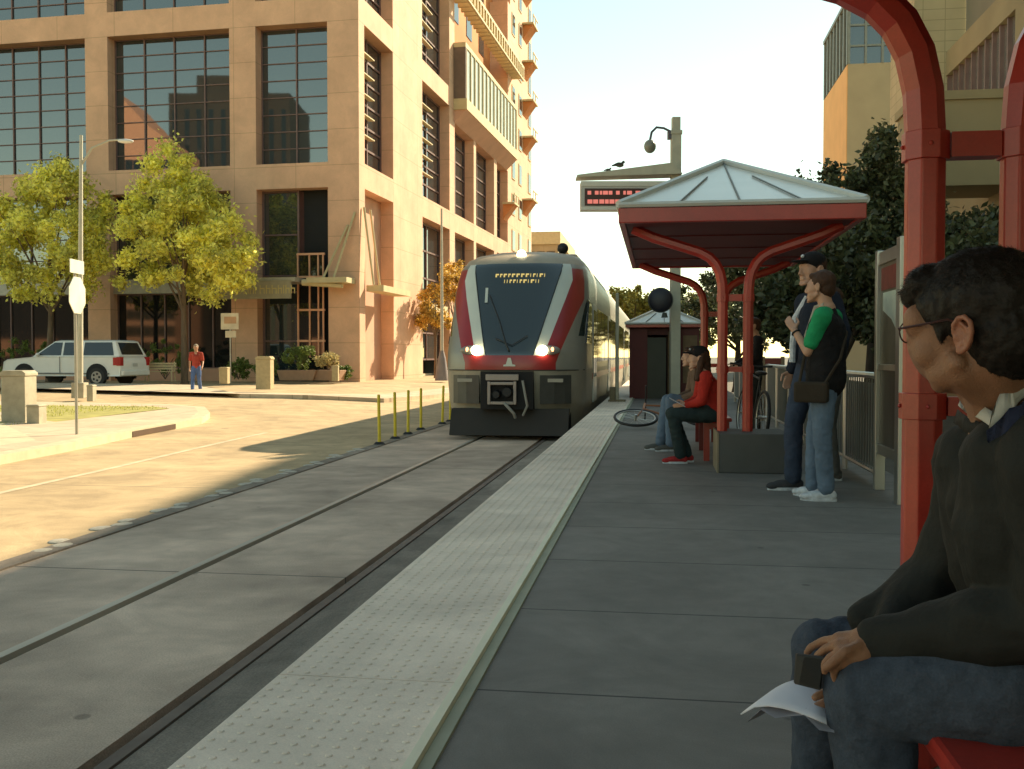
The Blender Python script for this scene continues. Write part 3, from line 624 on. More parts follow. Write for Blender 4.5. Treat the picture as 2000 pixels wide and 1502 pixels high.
# street lamps
def lamp(label,px,py,d,h,arm,lean=0,base=False,group='street lamps'):
    x,y=atp(px,d); z=g(x,y)+.1; e=empty('street_lamp',label,'street lamp',(x,y,z),YAW,group); e.rotation_euler=(0,R_(lean),YAW)
    MB().cone((0,0,0),(0,0,h),.10,.05,12).build('pole',M_cream2,e,smooth=True)
    if base: MB().cone((0,0,0),(0,0,1.1),.36,.2,14).cone((0,0,1.1),(0,0,1.5),.2,.1,14).build('base',mat('cast_base',(.22,.2,.2),.7),e,smooth=True)
    else: MB().bx(-.2,.2,-.2,.2,0,.5).build('base',M_conc,e,bevel=.02)
    if arm: 
        MB().tube([(0,0,h-.95),(.35*arm,0,h-.4),(.9*arm,0,h-.15),(1.25*arm,0,h-.12)],[.04,.04,.03,.03],8).build('arm',M_cream2,e,smooth=True)
        MB().ell((1.42*arm,0,h-.16),(.26,.11,.07)).build('lamp_head',M_white,e,smooth=2)
lamp('pale street lamp with a curved arm in front of the left maple',155,790,32,8.4,1,1.0)
lamp('grey street lamp on a stout conical base beside the train\'s left side',863,750,50,8.6,0,0,True)
# stop sign seen nearly edge-on
p=gp(150,850,-.45); e=empty('stop_sign','octagonal road sign turned almost edge-on with a small plate above, pale back showing','sign',(p.x,p.y,-.46),R_(98),)
MB().cone((0,0,0),(0,0,3.2),.03,.03,8).build('post',M_galv,e)
MB().prism([(.38*math.cos(R_(22.5+45*i)),2.72+.38*math.sin(R_(22.5+45*i))) for i in range(8)],-.05,-.035).build('sign_back',mat('sign_back_pale',(.72,.72,.60),.5),e)
MB().bx(-.3,.3,-.05,-.035,3.14,3.4).build('upper_plate',MATS['sign_back_pale'],e)
x,y=atp(450,43); e=empty('parking_sign','small pale sign of two plates on a post right of the walking man','sign',(x,y,g(x,y)+.1),0)
MB().cone((0,0,0),(0,0,2.9),.03,.03,8).build('post',M_galv,e)
pl=MB().bx(-.4,.4,-.05,-.03,2.3,3.0).build('plate',mat('sign_cream',(.6,.5,.33),.6),e)
MB().bx(-.25,.3,-.055,-.05,2.55,2.85).build('plate_marks',mat('sign_orange',(.45,.25,.12),.6),pl)
MB().bx(-.2,.28,-.05,-.03,1.95,2.24).build('lower_plate',MATS['sign_cream'],e)

# ------------------------------------------------------------------ white truck (long SUV)
x,y=atp(149,42.6); V=empty('parked_suv','white long parked SUV with dark windows and red tail lamp on the side street','car',(x,y,g(x,y)),R_(-5))
M_car=mat('white_car_paint',(.80,.80,.74),.22,0,.03,3,spec=.7); M_tint=glass('tinted_glass',(.015,.017,.02),.05,.8)
low=[(-2.8,.42),(-2.83,.75),(-2.78,1.02),(-2.6,1.12),(-1.5,1.21),(-1.25,1.25),(2.70,1.25),(2.80,1.1),(2.84,.8),(2.8,.42)]
vs=[];fs=[]
for yy,inn in ((-.98,.10),(-1.02,0),(1.02,0),(.98,.10)):
    for (a,b) in low: 
        vs.append((a*(1-inn*.12),yy,b if inn==0 else (.835+(b-.835)*.92)))
n=len(low)
for k in range(3):
    for i in range(n): fs.append((k*n+i,k*n+(i+1)%n,(k+1)*n+(i+1)%n,(k+1)*n+i))
fs+=[tuple(range(n)),tuple(range(4*n-1,3*n-1,-1))]
mb=MB().add(vs,fs)
def gh(x,z,s,off=0): 
    t=(z-1.25)/.67; return (x, s*(.965-.17*t+off), z)
b0=[(-1.40,1.24),(2.76,1.24)]; t0=[(-.45,1.90),(2.42,1.90)]
mb.add([(-1.40,-.965,1.24),(2.76,-.965,1.24),(2.76,.965,1.24),(-1.40,.965,1.24),(-.42,-.80,1.88),(2.46,-.80,1.88),(2.46,.80,1.88),(-.42,.80,1.88),(-.2,-.66,1.93),(2.3,-.66,1.93),(2.3,.66,1.93),(-.2,.66,1.93)],[(0,1,5,4),(1,2,6,5),(2,3,7,6),(3,0,4,7),(4,5,9,8),(5,6,10,9),(6,7,11,10),(7,4,8,11),(8,9,10,11)])
mb.build('body',M_car,V,smooth=True,bevel=.03)
for s in (-1,1):
    for q in ([(-1.22,1.29),(-.40,1.83),(-.02,1.83),(-.02,1.29)],[(.08,1.29),(.08,1.83),(.95,1.83),(.95,1.29)],[(1.05,1.29),(1.05,1.83),(2.33,1.83),(2.5,1.29)]):
        MB().add([gh(a,b,s,.006) for a,b in q]+[gh(a,b,s,-.02) for a,b in q],[(0,1,2,3),(7,6,5,4),(0,4,5,1),(1,5,6,2),(2,6,7,3),(3,7,4,0)]).build('side_window',M_tint,V)
    for xx in (-1.78,1.72):
        mb=MB().prism([(xx+.50*math.cos(t),.45+.50*math.sin(t)) for t in fr(-.35,math.pi+.35,14)],s*.9,s*1.028).build('wheel_arch',M_dark,V)
        w=empty('wheel',None,None,(0,0,0)); par(w,V)
        MB().cone((xx,s*.86,.39),(xx,s*1.035,.39),.385,.375,24).build('tyre',M_black,w,smooth=True)
        mb=MB().cone((xx,s*1.0,.39),(xx,s*1.045,.39),.26,.24,24); mb.build('rim',mat('alloy_rim',(.35,.35,.33),.35,.6,.1),w,smooth=True)
        mb=MB()
        for k in range(5): 
            t=k*1.2566; mb.cone((xx+.14*math.cos(t),s*1.02,.39+.14*math.sin(t)),(xx+.14*math.cos(t),s*1.052,.39+.14*math.sin(t)),.05,.05,8)
        mb.build('rim_hole',M_dark,w)
    MB().bx(2.66,2.845,s*.92-.1 if s<0 else .82,-.93+.12 if s<0 else 1.03,.86,1.22).bx(2.5,2.75,min(s*.99,s*1.03),max(s*.99,s*1.03),.88,1.2).build('tail_lamp',mat('tail_red',(.4,.02,.02),.25),V)
    MB().ell((-1.05,s*1.08,1.32),(.07,.11,.08),None,10,6).build('mirror',M_car,V,smooth=2)
    MB().bx(-.05,-.035,min(s*1.0,s*1.024),max(s*1.0,s*1.024),.5,1.24).bx(1.0,1.015,min(s*1.0,s*1.024),max(s*1.0,s*1.024),.6,1.24).bx(-1.1,2.3,min(s*1.0,s*1.027),max(s*1.0,s*1.027),.50,.56).bx(.78,.92,min(s*1.0,s*1.04),max(s*1.0,s*1.04),1.08,1.11).build('door_line',mat('trim_grey',(.16,.16,.15),.5),V)
MB().add([(2.735,-.75,1.32),(2.735,.75,1.32),(2.50,.68,1.82),(2.50,-.68,1.82)],[(0,1,2,3)]).build('rear_window',M_tint,V)
MB().add([(-1.34,-.85,1.29),(-1.34,.85,1.29),(-.50,.72,1.86),(-.50,-.72,1.86)],[(0,3,2,1)]).build('windscreen',M_tint,V)
MB().bx(2.8,2.92,-.95,.95,.45,.66).bx(-2.92,-2.8,-.95,.95,.45,.7).build('bumper',M_car,V,bevel=.03)
MB().bx(2.84,2.855,-.16,.16,.82,.95).build('number_plate',mat('plate_blank',(.5,.5,.45),.5),V)
# ------------------------------------------------------------------ train
T=empty('commuter_train','silver, white and red commuter train with lit headlights arriving at the platform','train',(-2.96,19.75,-.6))
# z below is height above rail
M_tsil=mat('train_silver',(.30,.29,.26),.35,.15,.06,1.2,stain=.06); M_tgrey=mat('train_lower_grey',(.33,.30,.24),.45,.1,.1,2,stain=.1)
M_tred=mat('train_red',(.33,.02,.022),.3,0,.05,2,spec=.6); M_tglass=glass('train_windscreen',(.022,.033,.036),.03,1.0)
M_tglass.node_tree.nodes['Principled BSDF'].inputs['IOR'].default_value=1.6
weather(M_tgrey,.04,60,.4,3,.04,.7); weather(M_tsil,.02,60,.25,2,.0,1); weather(M_tred,.02,60,.25,2,.0,1)
M_tpill=mat('train_white_band',(.62,.66,.60),.3,0,.03); M_troof=mat('train_roof',(.40,.33,.24),.5,0,.1)
zr=[.22,.45,.8,1.15,1.40,1.55,1.70,1.80,2.1,2.5,2.9,3.3,3.56,3.66,3.80,3.92,4.02,4.08]
def wz(z):
    P=[(.22,1.40),(.8,1.46),(1.2,1.475),(2.9,1.475),(3.3,1.455),(3.56,1.41),(3.8,1.30),(3.92,1.17),(4.02,.93),(4.08,.5)]
    for (a,b),(c,d) in zip(P,P[1:]):
        if a<=z<=c: return b+(d-b)*(z-a)/(c-a)
def yz(z):
    P=[(.22,.25),(.8,.12),(1.4,0),(1.7,.03),(1.80,.06),(3.56,1.22),(3.66,1.32),(3.8,1.55),(3.92,1.95),(4.02,2.5),(4.08,3.2)]
    for (a,b),(c,d) in zip(P,P[1:]):
        if a<=z<=c: return b+(d-b)*(z-a)/(c-a)
DD,NN=1.35,2.7
def cy(x,z,off=0):
    w=wz(z); q=min(.9999,abs(x)/w); return yz(z)+DD*(1-(1-q**NN)**(1/NN))-off
LEN=40
def bps(z):
    ws=.50+(z-1.75)*.245 if z>=1.70 else .82*.55; ws=min(ws,.94)
    wh=.71+(z-1.75)*.30 if z>=1.70 else .82*.8; wh=min(wh,1.20)
    rd=1.0+(z-1.75)*.35 if z>=1.7 else .93; rd=min(rd,wz(z)*.99)
    return ws,wh,rd
def row(z):
    ws,wh,rd=bps(z); ws=min(ws,wz(z)*.6) if z>3.7 else ws; wh=min(wh,wz(z)*.8); rd=min(rd,wz(z)*.95)
    xs=[0,ws*.5,ws,wh,(wh+rd)/2,rd]; pts=[(x,cy(x,z)) for x in xs]; yc=yz(z)+DD; y0=pts[-1][1]
    for k in (1,2,3,4):
        yy=y0+(yc-y0)*k/4; q=max(0,(yc-yy)/DD); pts.append((wz(z)*(1-q**NN)**(1/NN),yy))
    pts+= [(wz(z),6.0),(wz(z),LEN)]
    return pts
rows=[row(z) for z in zr]; nc=len(rows[0]); mb=MB(); vs=[];fs=[];ms=[]
for s in (1,-1):
    o=len(vs)
    for z,r in zip(zr,rows):
        for (x,yy) in r: vs.append((s*x,yy,z))
    for i in range(len(zr)-1):
        zm=(zr[i]+zr[i+1])/2
        for j in range(nc-1):
            f=(o+i*nc+j,o+i*nc+j+1,o+(i+1)*nc+j+1,o+(i+1)*nc+j); fs.append(f if s>0 else f[::-1])
            if zm<1.40: m=1
            elif zm<1.72: m=2 if j<5 else 0
            elif zm<3.56: m=3 if j<2 else (4 if j==2 else (2 if j<5 else (3 if (j in (6,7,8) and 2.1<zm<3.0) else 0)))
            elif zm<3.66: m=3 if j<2 else (4 if j==2 else 0)
            else: m=5
            ms.append(m)
mb.v=vs;mb.f=fs;mb.m=ms
bd=mb.build('body',[M_tsil,M_tgrey,M_tred,M_tglass,M_tpill,M_troof],T,smooth=True,fix=False)
b=bmesh.new(); b.from_mesh(bd.data); bmesh.ops.remove_doubles(b,verts=b.verts,dist=.0005); b.to_mesh(bd.data); b.free()
MB().bx(-1.4,1.4,LEN-.05,LEN,.3,3.9).build('rear_wall',M_dark,T)
MB().bx(-1.3,1.3,1.2,LEN,.05,.6).bx(-1.2,1.2,.6,1.3,.1,.7).build('underframe',M_dark,T)
MB().prism([(.35,.62),(.12,.62),(-.12,.10),(-.02,.08)],-1.2,1.2,ax=0).build('snow_plough',mat('plough_dark',(.03,.025,.02),.7),T)
mb=MB()
for yy in (3.2,5.2,18,20,33,35):
    for s in(-1,1): mb.cone((s*.68,yy,.4),(s*.82,yy,.4),.40,.40,20)
mb.build('wheel_set',mat('wheel_steel',(.12,.1,.08),.5,.5,.1),T)
# coupler recess, frame and hose
MB().bx(-.56,.50,-.10,.30,.62,1.38).build('coupler_recess',M_dark,T)
MB().bx(-.40,-.34,-.22,-.12,.72,1.18).bx(.12,.18,-.22,-.12,.72,1.18).bx(-.34,.12,-.22,-.12,1.11,1.17).bx(-.34,.12,-.22,-.12,.72,.78).bx(-.44,.22,-.20,-.12,1.2,1.32).build('coupler_frame',mat('coupler_pale',(.34,.29,.26),.5,.2,.1),T,bevel=.01)
MB().cone((-.22,-.28,.92),(-.22,-.1,.92),.07,.09,12).cone((0,-.28,.97),(0,-.1,.97),.09,.1,14).build('coupler_head',M_black,T)
MB().tube([(-.05,-.26,.75),(.06,-.3,.64),(.14,-.28,.55),(.16,-.2,.46)],.03,8).tube([(.3,-.16,1.2),(.36,-.2,.9),(.4,-.2,.7),(.3,-.1,.5)],.025,8).build('air_hose',mat('hose_grey',(.3,.29,.26),.6),T,smooth=True)
for s in (-1,1):
    x0=.62;x1=1.22
    mb=MB()
    pts=[(s*x0,cy(x0,1,.07)),(s*.9,cy(.9,1,.07)),(s*1.1,cy(1.1,1,.06)),(s*x1,cy(x1,1,.05))]
    for zz in (.72,1.30): 
        for a in pts: mb.v.append((a[0],a[1],zz))
    for a in pts: mb.v.append((a[0]*.98,a[1]+.3,1.30))
    for a in pts: mb.v.append((a[0]*.98,a[1]+.3,.72))
    for k in range(3): 
        for r0,r1 in ((0,4),(4,8),(12,0)): mb.f.append((r0+k,r0+k+1,r1+k+1,r1+k)); mb.m.append(0)
    mb.f+= [(0,4,8,12),(3,7,11,15)]; mb.m+=[0,0]
    bx_=mb.build('buffer_box',mat('buffer_dark',(.055,.055,.05),.45,0,.15,6),T)
    MB().bx(min(s*.74,s*1.08),max(s*.74,s*1.08),cy(.95,1,.14),cy(.95,1,.09),1.16,1.23).build('buffer_slot',M_tsil,bx_)
    hx=.675; yy=cy(hx,1.80)
    MB().ell((s*(hx+.10),yy+.04,1.80),(.25,.09,.10),None,16,8).build('lamp_housing',M_tsil,T,smooth=2)
    h=MB().ell((s*hx,yy-.07,1.80),(.105,.05,.105),None,16,8).build('headlight',M_lamp,T,smooth=2)
    MB().ell((s*(hx+.19),yy+.0,1.81),(.05,.05,.06),None,12,8).build('marker_lamp',M_lampo,T,smooth=2)
MB().ell((0.02,cy(0,3.86,.02),3.88),(.10,.06,.11),None,14,8).build('top_headlight',M_lamp,T,smooth=2)
z0=1.48; y_=cy(0,z0,.012)
MB().add([(-.11,y_,z0),(.13,y_,z0),(.13,y_,z0+.03),(.07,y_,z0+.04),(.04,y_,z0+.17),(-.02,y_,z0+.17),(-.06,y_,z0+.04),(-.11,y_,z0+.03)],[tuple(range(8))]).build('emblem',M_tpill,T)
# destination display behind the top of the windscreen
ev=MB(); random.seed(5)
def onws(x,z,o=.012): return (x,cy(x,z,o),z)
xx=-.42
for rr in range(2):
    xx=-.45+.2*rr
    while xx<.62-.1*rr:
        w_=random.choice([.03,.05,.07]); z=3.22+.13*(1-rr); hh=.075
        ev.quad(onws(xx,z),onws(xx+w_*.45,z),onws(xx+w_*.45,z+hh),onws(xx,z+hh)); 
        if w_>.04: ev.quad(onws(xx+w_*.45,z+hh*.6),onws(xx+w_,z+hh*.6),onws(xx+w_,z+hh),onws(xx+w_*.45,z+hh))
        xx+=w_+.028
ev.build('destination_display',M_led,T,fix=False)
MB().tube([onws(-.08,1.95,.05),onws(-.25,2.4,.05),onws(-.52,2.95,.04)],.016,6).tube([onws(0,1.8,.05),onws(-.08,1.95,.05)],.02,6).tube([onws(-.3,2.05,.04),onws(.05,1.9,.04),onws(.35,2.1,.04)],.01,6).build('wiper',M_black,T)
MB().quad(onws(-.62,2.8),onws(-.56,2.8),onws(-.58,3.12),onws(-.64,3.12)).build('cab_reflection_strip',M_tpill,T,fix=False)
for z_ in (1.40,):
    MB().tube([(-wz(z_)*.985,cy(wz(z_)*.985,z_,.004),z_)]+[(x_,cy(x_,z_,.006),z_) for x_ in fr(-1.3,1.3,18)]+[(wz(z_)*.985,cy(wz(z_)*.985,z_,.004),z_)],.010,5).build('panel_seam',M_dark,T)
mb=MB(); mb.tube([(bps(z_)[0],cy(bps(z_)[0],z_,.004),z_) for z_ in fr(1.72,3.62,12)],.011,5).tube([(-bps(z_)[0],cy(bps(z_)[0],z_,.004),z_) for z_ in fr(1.72,3.62,12)],.011,5); mb.build('windscreen_seal',M_black,T)
# side glazing: cab window, doors, passenger windows (both sides)
for s in (-1,1):
    mb=MB(); X=1.482*s
    def sw(name,pts,m,X=None):
        X=X or 1.482*s; q=MB(); n=len(pts); q.add([(X,a,b) for a,b in pts]+[(X-s*.03,a,b) for a,b in pts],[tuple(range(n)),tuple(range(2*n-1,n-1,-1))]+[(i,(i+1)%n,n+(i+1)%n,n+i) for i in range(n)]); return q.build(name,m,T)
    sw('cab_window',[(1.15,1.95),(2.75,1.95),(2.75,2.86),(1.9,2.86)],M_dglass)
    d=3.2
    while d<LEN-3:
        dr=sw('door',[(d,.62),(d+1.3,.62),(d+1.3,2.9),(d,2.9)],M_tpill,1.486*s)
        for k in (0,1): MB().bx(min(1.489*s,1.495*s),max(1.489*s,1.495*s),d+.12+k*.6,d+.6+k*.58,1.2,2.75).build('door_window',M_dglass,dr)
        for k in range(3): sw('side_window',[(d+1.6+k*1.75,1.55),(d+3.2+k*1.75,1.55),(d+3.2+k*1.75,2.85),(d+1.6+k*1.75,2.85)],M_dglass)
        d+=7.0
    MB().bx(min(1.477*s,1.484*s),max(1.477*s,1.484*s),3,LEN-.1,1.16,1.30).build('side_stripe',M_tred,T)
MB().bx(-.9,.9,6,14,4.06,4.32).bx(-.8,.8,18,24,4.06,4.36).bx(-.9,.9,28,36,4.06,4.32).build('roof_unit',M_tsil,T,bevel=.06)
MB().ell((.78,3.2,4.16),(.13,.16,.13),None,12,8).build('roof_horn',M_black,T,smooth=2)
# ------------------------------------------------------------------ platform shelters
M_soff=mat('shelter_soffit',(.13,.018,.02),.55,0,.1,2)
def canopy(e,hw,hl,z,apex,m=M_red,th=.15,nm=3):
    MB().bx(-hw,hw,-hl,-hl+.06,z,z+th).bx(-hw,hw,hl-.06,hl,z,z+th).bx(-hw,-hw+.06,-hl+.06,hl-.06,z,z+th).bx(hw-.06,hw,-hl+.06,hl-.06,z,z+th).build('fascia',m,e,bevel=.008)
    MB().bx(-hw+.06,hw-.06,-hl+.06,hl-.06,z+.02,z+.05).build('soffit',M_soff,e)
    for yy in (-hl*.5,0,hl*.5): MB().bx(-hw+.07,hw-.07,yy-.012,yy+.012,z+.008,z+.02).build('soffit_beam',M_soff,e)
    A=(0,0,z+apex); zz=z+th+.015; C=[(-hw,-hl,zz),(hw,-hl,zz),(hw,hl,zz),(-hw,hl,zz)]
    for k in range(4): 
        a,b=Vector(C[k]),Vector(C[(k+1)%4]); c=Vector(A)
        MB().add([a,b,c,a-Vector((0,0,.03)),b-Vector((0,0,.03)),c-Vector((0,0,.03))],[(0,1,2),(3,5,4),(0,3,4,1),(1,4,5,2),(2,5,3,0)]).build('roof_panel',M_roofglass,e)
        mb=MB()
        for t in fr(0,1,nm+1)[1:-1]:
            base=a.lerp(b,t); side=(base-(a+b)/2); top=c+side*(.0 if abs(t-.5)<.1 else .42)+((a+b)/2-c)*(.0 if abs(t-.5)<.1 else .42)
            mb.tube([base+Vector((0,0,.012)),top+Vector((0,0,.012))],.009,5)
        mb.build('glazing_bar',mat('glazing_bar_grey',(.18,.19,.18),.5),e)
    mb=MB(); 
    for q in C: mb.tube([Vector(q)+Vector((0,0,.01)),Vector(A)+Vector((0,0,.02))],.035,6)
    for k in range(4): mb.tube([Vector(C[k])+Vector((0,0,.0)),Vector(C[(k+1)%4])],.028,6)
    mb.build('roof_frame',M_alu,e)
def shelter(label,cx,cy_):
    e=empty('platform_shelter',label,'shelter',(cx,cy_,0),0,'red platform shelters')
    canopy(e,1.1,2.45,2.32,.98)
    for sy_ in (-1,1):
        for sx in (-1,1):
            X=.12*sx; Y=1.92*sy_
            MB().cone((X,Y,0),(X,Y,1.66),.052,.052,8,ph=.5).build('post',M_red,e,bevel=.004)
            o=[(1.66,0),(1.8,.008),(1.9,.03),(1.98,.07),(2.04,.125),(2.09,.21),(2.13,.33),(2.18,.48),(2.24,.66),(2.33,.86)]
            MB().tube([(X+sx*q,Y,z) for z,q in o],.052,8,ph=.5).build('arm',M_red,e)
            for za,zb in ((1.615,1.69),(.93,1.0)): MB().cone((X,Y,za),(X,Y,zb),.0605,.0605,8,ph=.5).ell((X,Y-.0585,(za+zb)/2),(.006,.005,.006),None,8,6).ell((X-.0585,Y,(za+zb)/2),(.005,.006,.006),None,8,6).build('collar',M_red,e,bevel=.004)
        for za,zb in ((1.62,1.685),(.94,.99)): MB().bx(-.062,.062,1.92*sy_-.03,1.92*sy_+.03,za,zb).build('crossbar',M_red,e)
    b=empty('waiting_bench','red metal bench under '+('the near shelter, carrying the man with glasses' if cy_<5 else 'the second shelter, carrying the girl in red'),'bench',(cx,cy_,0),0,'red benches under the shelters')
    MB().bx(-.36,.02,-1.3,1.28,.415,.455).build('seat',M_red,b,bevel=.012)
    for yy in (-1.2,-.03,1.12): MB().bx(-.26,-.20,yy,yy+.07,0,.415).bx(-.06,.0,yy,yy+.07,0,.415).bx(-.2,-.06,yy+.01,yy+.06,.33,.4).build('leg',M_redd if yy>-1 else M_red,b)
    return e
shelter('near red shelter with curved arms around the seated man in glasses',.82,.87)
shelter('red shelter with white glazed pyramid roof in the middle of the platform',.735,11.72)
MB_=MB().bx(-.32,.32,-.34,.34,0,.37); e=empty('plinth_box','low grey metal box at the foot of the middle shelter\'s posts','box',(.885,9.80,0)); MB_.build('body',mat('grey_box',(.085,.085,.08),.7,0,.08,5),e,bevel=.01)
MB().bx(-.335,-.32,-.345,.345,0,.375).build('edge_trim',mat('edge_tan',(.25,.2,.13),.6),e)
# red kiosk further along
a=D(1222,700,25.4);b2=D(1372,700,25.4); K=empty('ticket_kiosk','dark red kiosk with grey-green door and small white pyramid roof past the tall mast','kiosk',((a.x+b2.x)/2,26.6,0))
hw=(b2.x-a.x)/2
MB().bx(-hw+.1,-hw+.55,-1.15,1.1,0,1.78).bx(hw-.62,hw-.1,-1.15,1.1,0,1.78).bx(-hw+.55,hw-.62,-1.0,1.1,1.62,1.78).bx(-hw+.55,hw-.62,.2,1.1,0,1.62).build('wall',mat('kiosk_red',(.10,.012,.012),.6,0,.12,3),K)
MB().bx(-hw+.55,-hw+1.02,-1.12,-1.06,0,1.55).build('door',mat('kiosk_door',(.055,.055,.04),.6,0,.1,3),K)
MB().bx(-hw+1.06,-hw+1.2,-1.17,-1.0,0,1.7).bx(hw-.5,hw-.15,-1.17,-1.155,.4,1.6).build('tan_panel',mat('kiosk_tan',(.16,.10,.05),.7,0,.2,8),K)
canopy(K,hw,1.3,1.80,.58,th=.09)
# info mast
mx_=D(1318,700,24.8); K=empty('information_mast','tall cream mast carrying an arm with a red lettered display and a ball camera','mast',(mx_.x,mx_.y,0),YAW)
px_=.01276
MB().bx(-.12,.12,-.12,.12,0,6.55).bx(-.14,.14,-.14,.14,6.55,6.65).bx(-.10,.10,-.10,.10,6.65,6.98).bx(-.2,.2,-.2,.2,0,.12).build('pole',M_cream2,K,bevel=.01)
MB().add([(-2.46,-.3,5.47),(.12,-.3,5.55),(.12,.3,5.55),(-2.46,.3,5.47),(-2.46,-.3,5.52),(-.12,-.3,5.82),(-.12,.3,5.82),(-2.46,.3,5.52)],[(0,1,2,3),(4,5,6,7),(0,1,5,4),(2,3,7,6),(0,3,7,4),(1,2,6,5)]).build('arm',M_cream2,K)
ds=MB().bx(-2.36,.1,-.2,.2,4.68,5.38).build('display_case',mat('display_grey',(.45,.44,.42),.4,.2,.05),K,bevel=.01)
MB().bx(-2.27,.0,-.215,-.2,4.78,5.20).build('display_screen',mat('display_screen_black',(.05,.008,.006),.3),ds)
mb=MB(); random.seed(9)
for z,h_ in ((5.05,.09),(4.83,.10)):
    x_=-2.2
    while x_<-.1: 
        w_=random.choice([.06,.09,.12]); mb.bx(x_,x_+w_,-.222,-.216,z,z+h_); x_+=w_+random.choice([.02,.03,.09])
mb.build('red_lettering',M_ledr,ds)
MB().bx(-2.36,.1,-.22,-.2,5.26,5.38).bx(-2.36,.1,-.22,-.2,4.68,4.75).build('trim',M_alu,ds)
MB().tube([(-.1,0,6.62),(-.3,0,6.72),(-.48,0,6.74),(-.6,0,6.62),(-.64,0,6.42)],.03,8).bx(-.2,-.1,-.1,.1,6.45,6.65).build('camera_arm',mat('arm_dark',(.1,.1,.13),.5),K,smooth=True)
MB().ell((-.64,0,6.27),(.15,.15,.17),None,14,10).build('ball_camera',mat('ball_grey',(.22,.22,.18),.3),K,smooth=2)
# pigeons on the arm
def bird(label,p,s,rz):
    e=empty('pigeon',label,'bird',p,rz,'birds perched on the mast arm'); mb=MB().ell((0,0,.11),(.14,.07,.075)).ell((.13,0,.20),(.045,.04,.045),None,10,8).cone((.06,0,.13),(.13,0,.2),.05,.035,8).cone((-.1,0,.11),(-.26,0,.06),.05,.02,6).cone((.17,0,.2),(.21,0,.19),.012,.003,6).cone((.02,.02,0),(.02,.02,.06),.008,.008,5).cone((.02,-.02,0),(.02,-.02,.06),.008,.008,5)
    fuse('body',mb,mat('pigeon_dark',(.04,.045,.04),.7),.012,2,e,world=False); e.scale=(s,s,s)
for lb,px,s,zz in (('dark bird standing tall on the mast\'s display arm',1210,.85,5.75),('smaller hunched dark bird on the display arm, nearer its tip',1188,.5,5.66)):
    q=D(px,340,24.8); bird(lb,(q.x,q.y,zz),s,R_(30))
# slim pole near platform edge
q=gp(1205,786,0); e=empty('signal_post','slim cream post with a small base at the platform edge beside the train','post',(q.x,q.y,.02))
MB().cone((0,0,0),(0,0,2.5),.045,.04,10).ell((0,0,2.5),(.045,.045,.03),None,10,6).build('pole',M_cream2,e,smooth=True)
MB().bx(-.17,-.04,-.1,.1,0,.34).bx(-.2,.2,-.15,.15,0,.05).build('base',mat('base_tan',(.22,.18,.11),.7,0,.1,8),e,bevel=.01)
# round mirror
q=D(1290,586,24.0); e=empty('convex_mirror','round dark convex mirror fixed beside the tall mast','mirror',q)
mb=MB().ell((0,0,0),(.285,.09,.285),None,24,12); mb.build('mirror_face',mat('mirror_dark',(.02,.02,.03),.45,.1,.3,3),e,smooth=2)
MB().ring((0,.03,0),(0,1,0),.285,.022).tube([(.2,.08,-.05),(mx_.x-q.x-.1,mx_.y-q.y-.1,-.05)],.02,6).cone((.1,.1,-.3),(.1,.1,-.42),.05,.08,8).build('bracket',mat('mirror_rim',(.06,.07,.06),.5),e)
# railing
e=empty('platform_railing','steel railing with grey panels along the platform\'s outer edge behind the men','railing',(1.80,16,0))
MB().tube([(1.8,8.55,.93),(1.8,24,.93)],.028,8).tube([(1.8,8.55,.12),(1.8,24,.12)],.018,6).build('top_rail',M_steel,e,world=True)
for yy in fr(8.6,24,11): MB().cone((1.8,yy,0),(1.8,yy,.92),.025,.025,8).build('post',M_steel,e,world=True)
mb=MB()
yy=8.7
while yy<24: mb.cone((1.8,yy,.12),(1.8,yy,.9),.007,.007,5,cap=False); yy+=.105
mb.build('balusters',mat('baluster_grey',(.22,.22,.2),.5,.3,.05),e,world=True)
MB().bx(1.84,1.85,8.6,24,.14,.86).build('panel',mat('railing_panel',(.10,.115,.11),.3,0,.3,2.5,spec=.6),e,world=True)
# display case
e=empty('display_case','tall stainless display case with a poster behind glass, beside the railing','display case',(1.80,8.08,0))
MB().bx(1.745,1.855,7.62,7.74,0,1.97).bx(1.76,1.84,8.46,8.54,0,1.95).bx(1.77,1.83,7.74,8.46,1.83,1.93).bx(1.77,1.83,7.74,8.46,.30,.38).bx(1.77,1.83,7.74,8.46,.98,1.03).build('frame',M_steel,e,world=True,bevel=.004)
MB().bx(1.79,1.82,7.74,8.46,1.03,1.83).build('poster_board',mat('poster_board',(.13,.12,.08),.4,0,.35,4,spec=.7),e,world=True)
MB().bx(1.785,1.79,7.78,8.42,1.62,1.80).build('poster_header',mat('poster_red',(.22,.04,.03),.5,0,.3,9),e,world=True)
MB().add([(1.784,7.80,1.60),(1.784,8.35,1.60),(1.784,8.35,1.46),(1.784,8.05,1.38),(1.784,7.80,1.25)],[(0,1,2,3,4)]).build('poster_map',mat('poster_white',(.72,.78,.62),.5,0,.1,9),e,world=True)
MB().bx(1.79,1.82,7.74,8.46,.38,.98).build('lower_panel',mat('lower_panel',(.09,.085,.07),.35,0,.4,3,spec=.6,stretch=(1,4,.3)),e,world=True)
# red panel between shelter and railing
q=gp(1512,822,0); e=empty('red_partition','dark red partition panel in a tan frame standing behind the two men','partition',(q.x,q.y,0))
MB().bx(-.16,.10,-.03,.03,.12,1.05).build('panel',M_redd,e); MB().bx(.10,.16,-.04,.04,0,1.08).bx(-.22,-.16,-.04,.04,0,1.08).bx(-.16,.10,-.035,.035,.05,.12).build('frame',mat('partition_tan',(.2,.15,.09),.6),e)
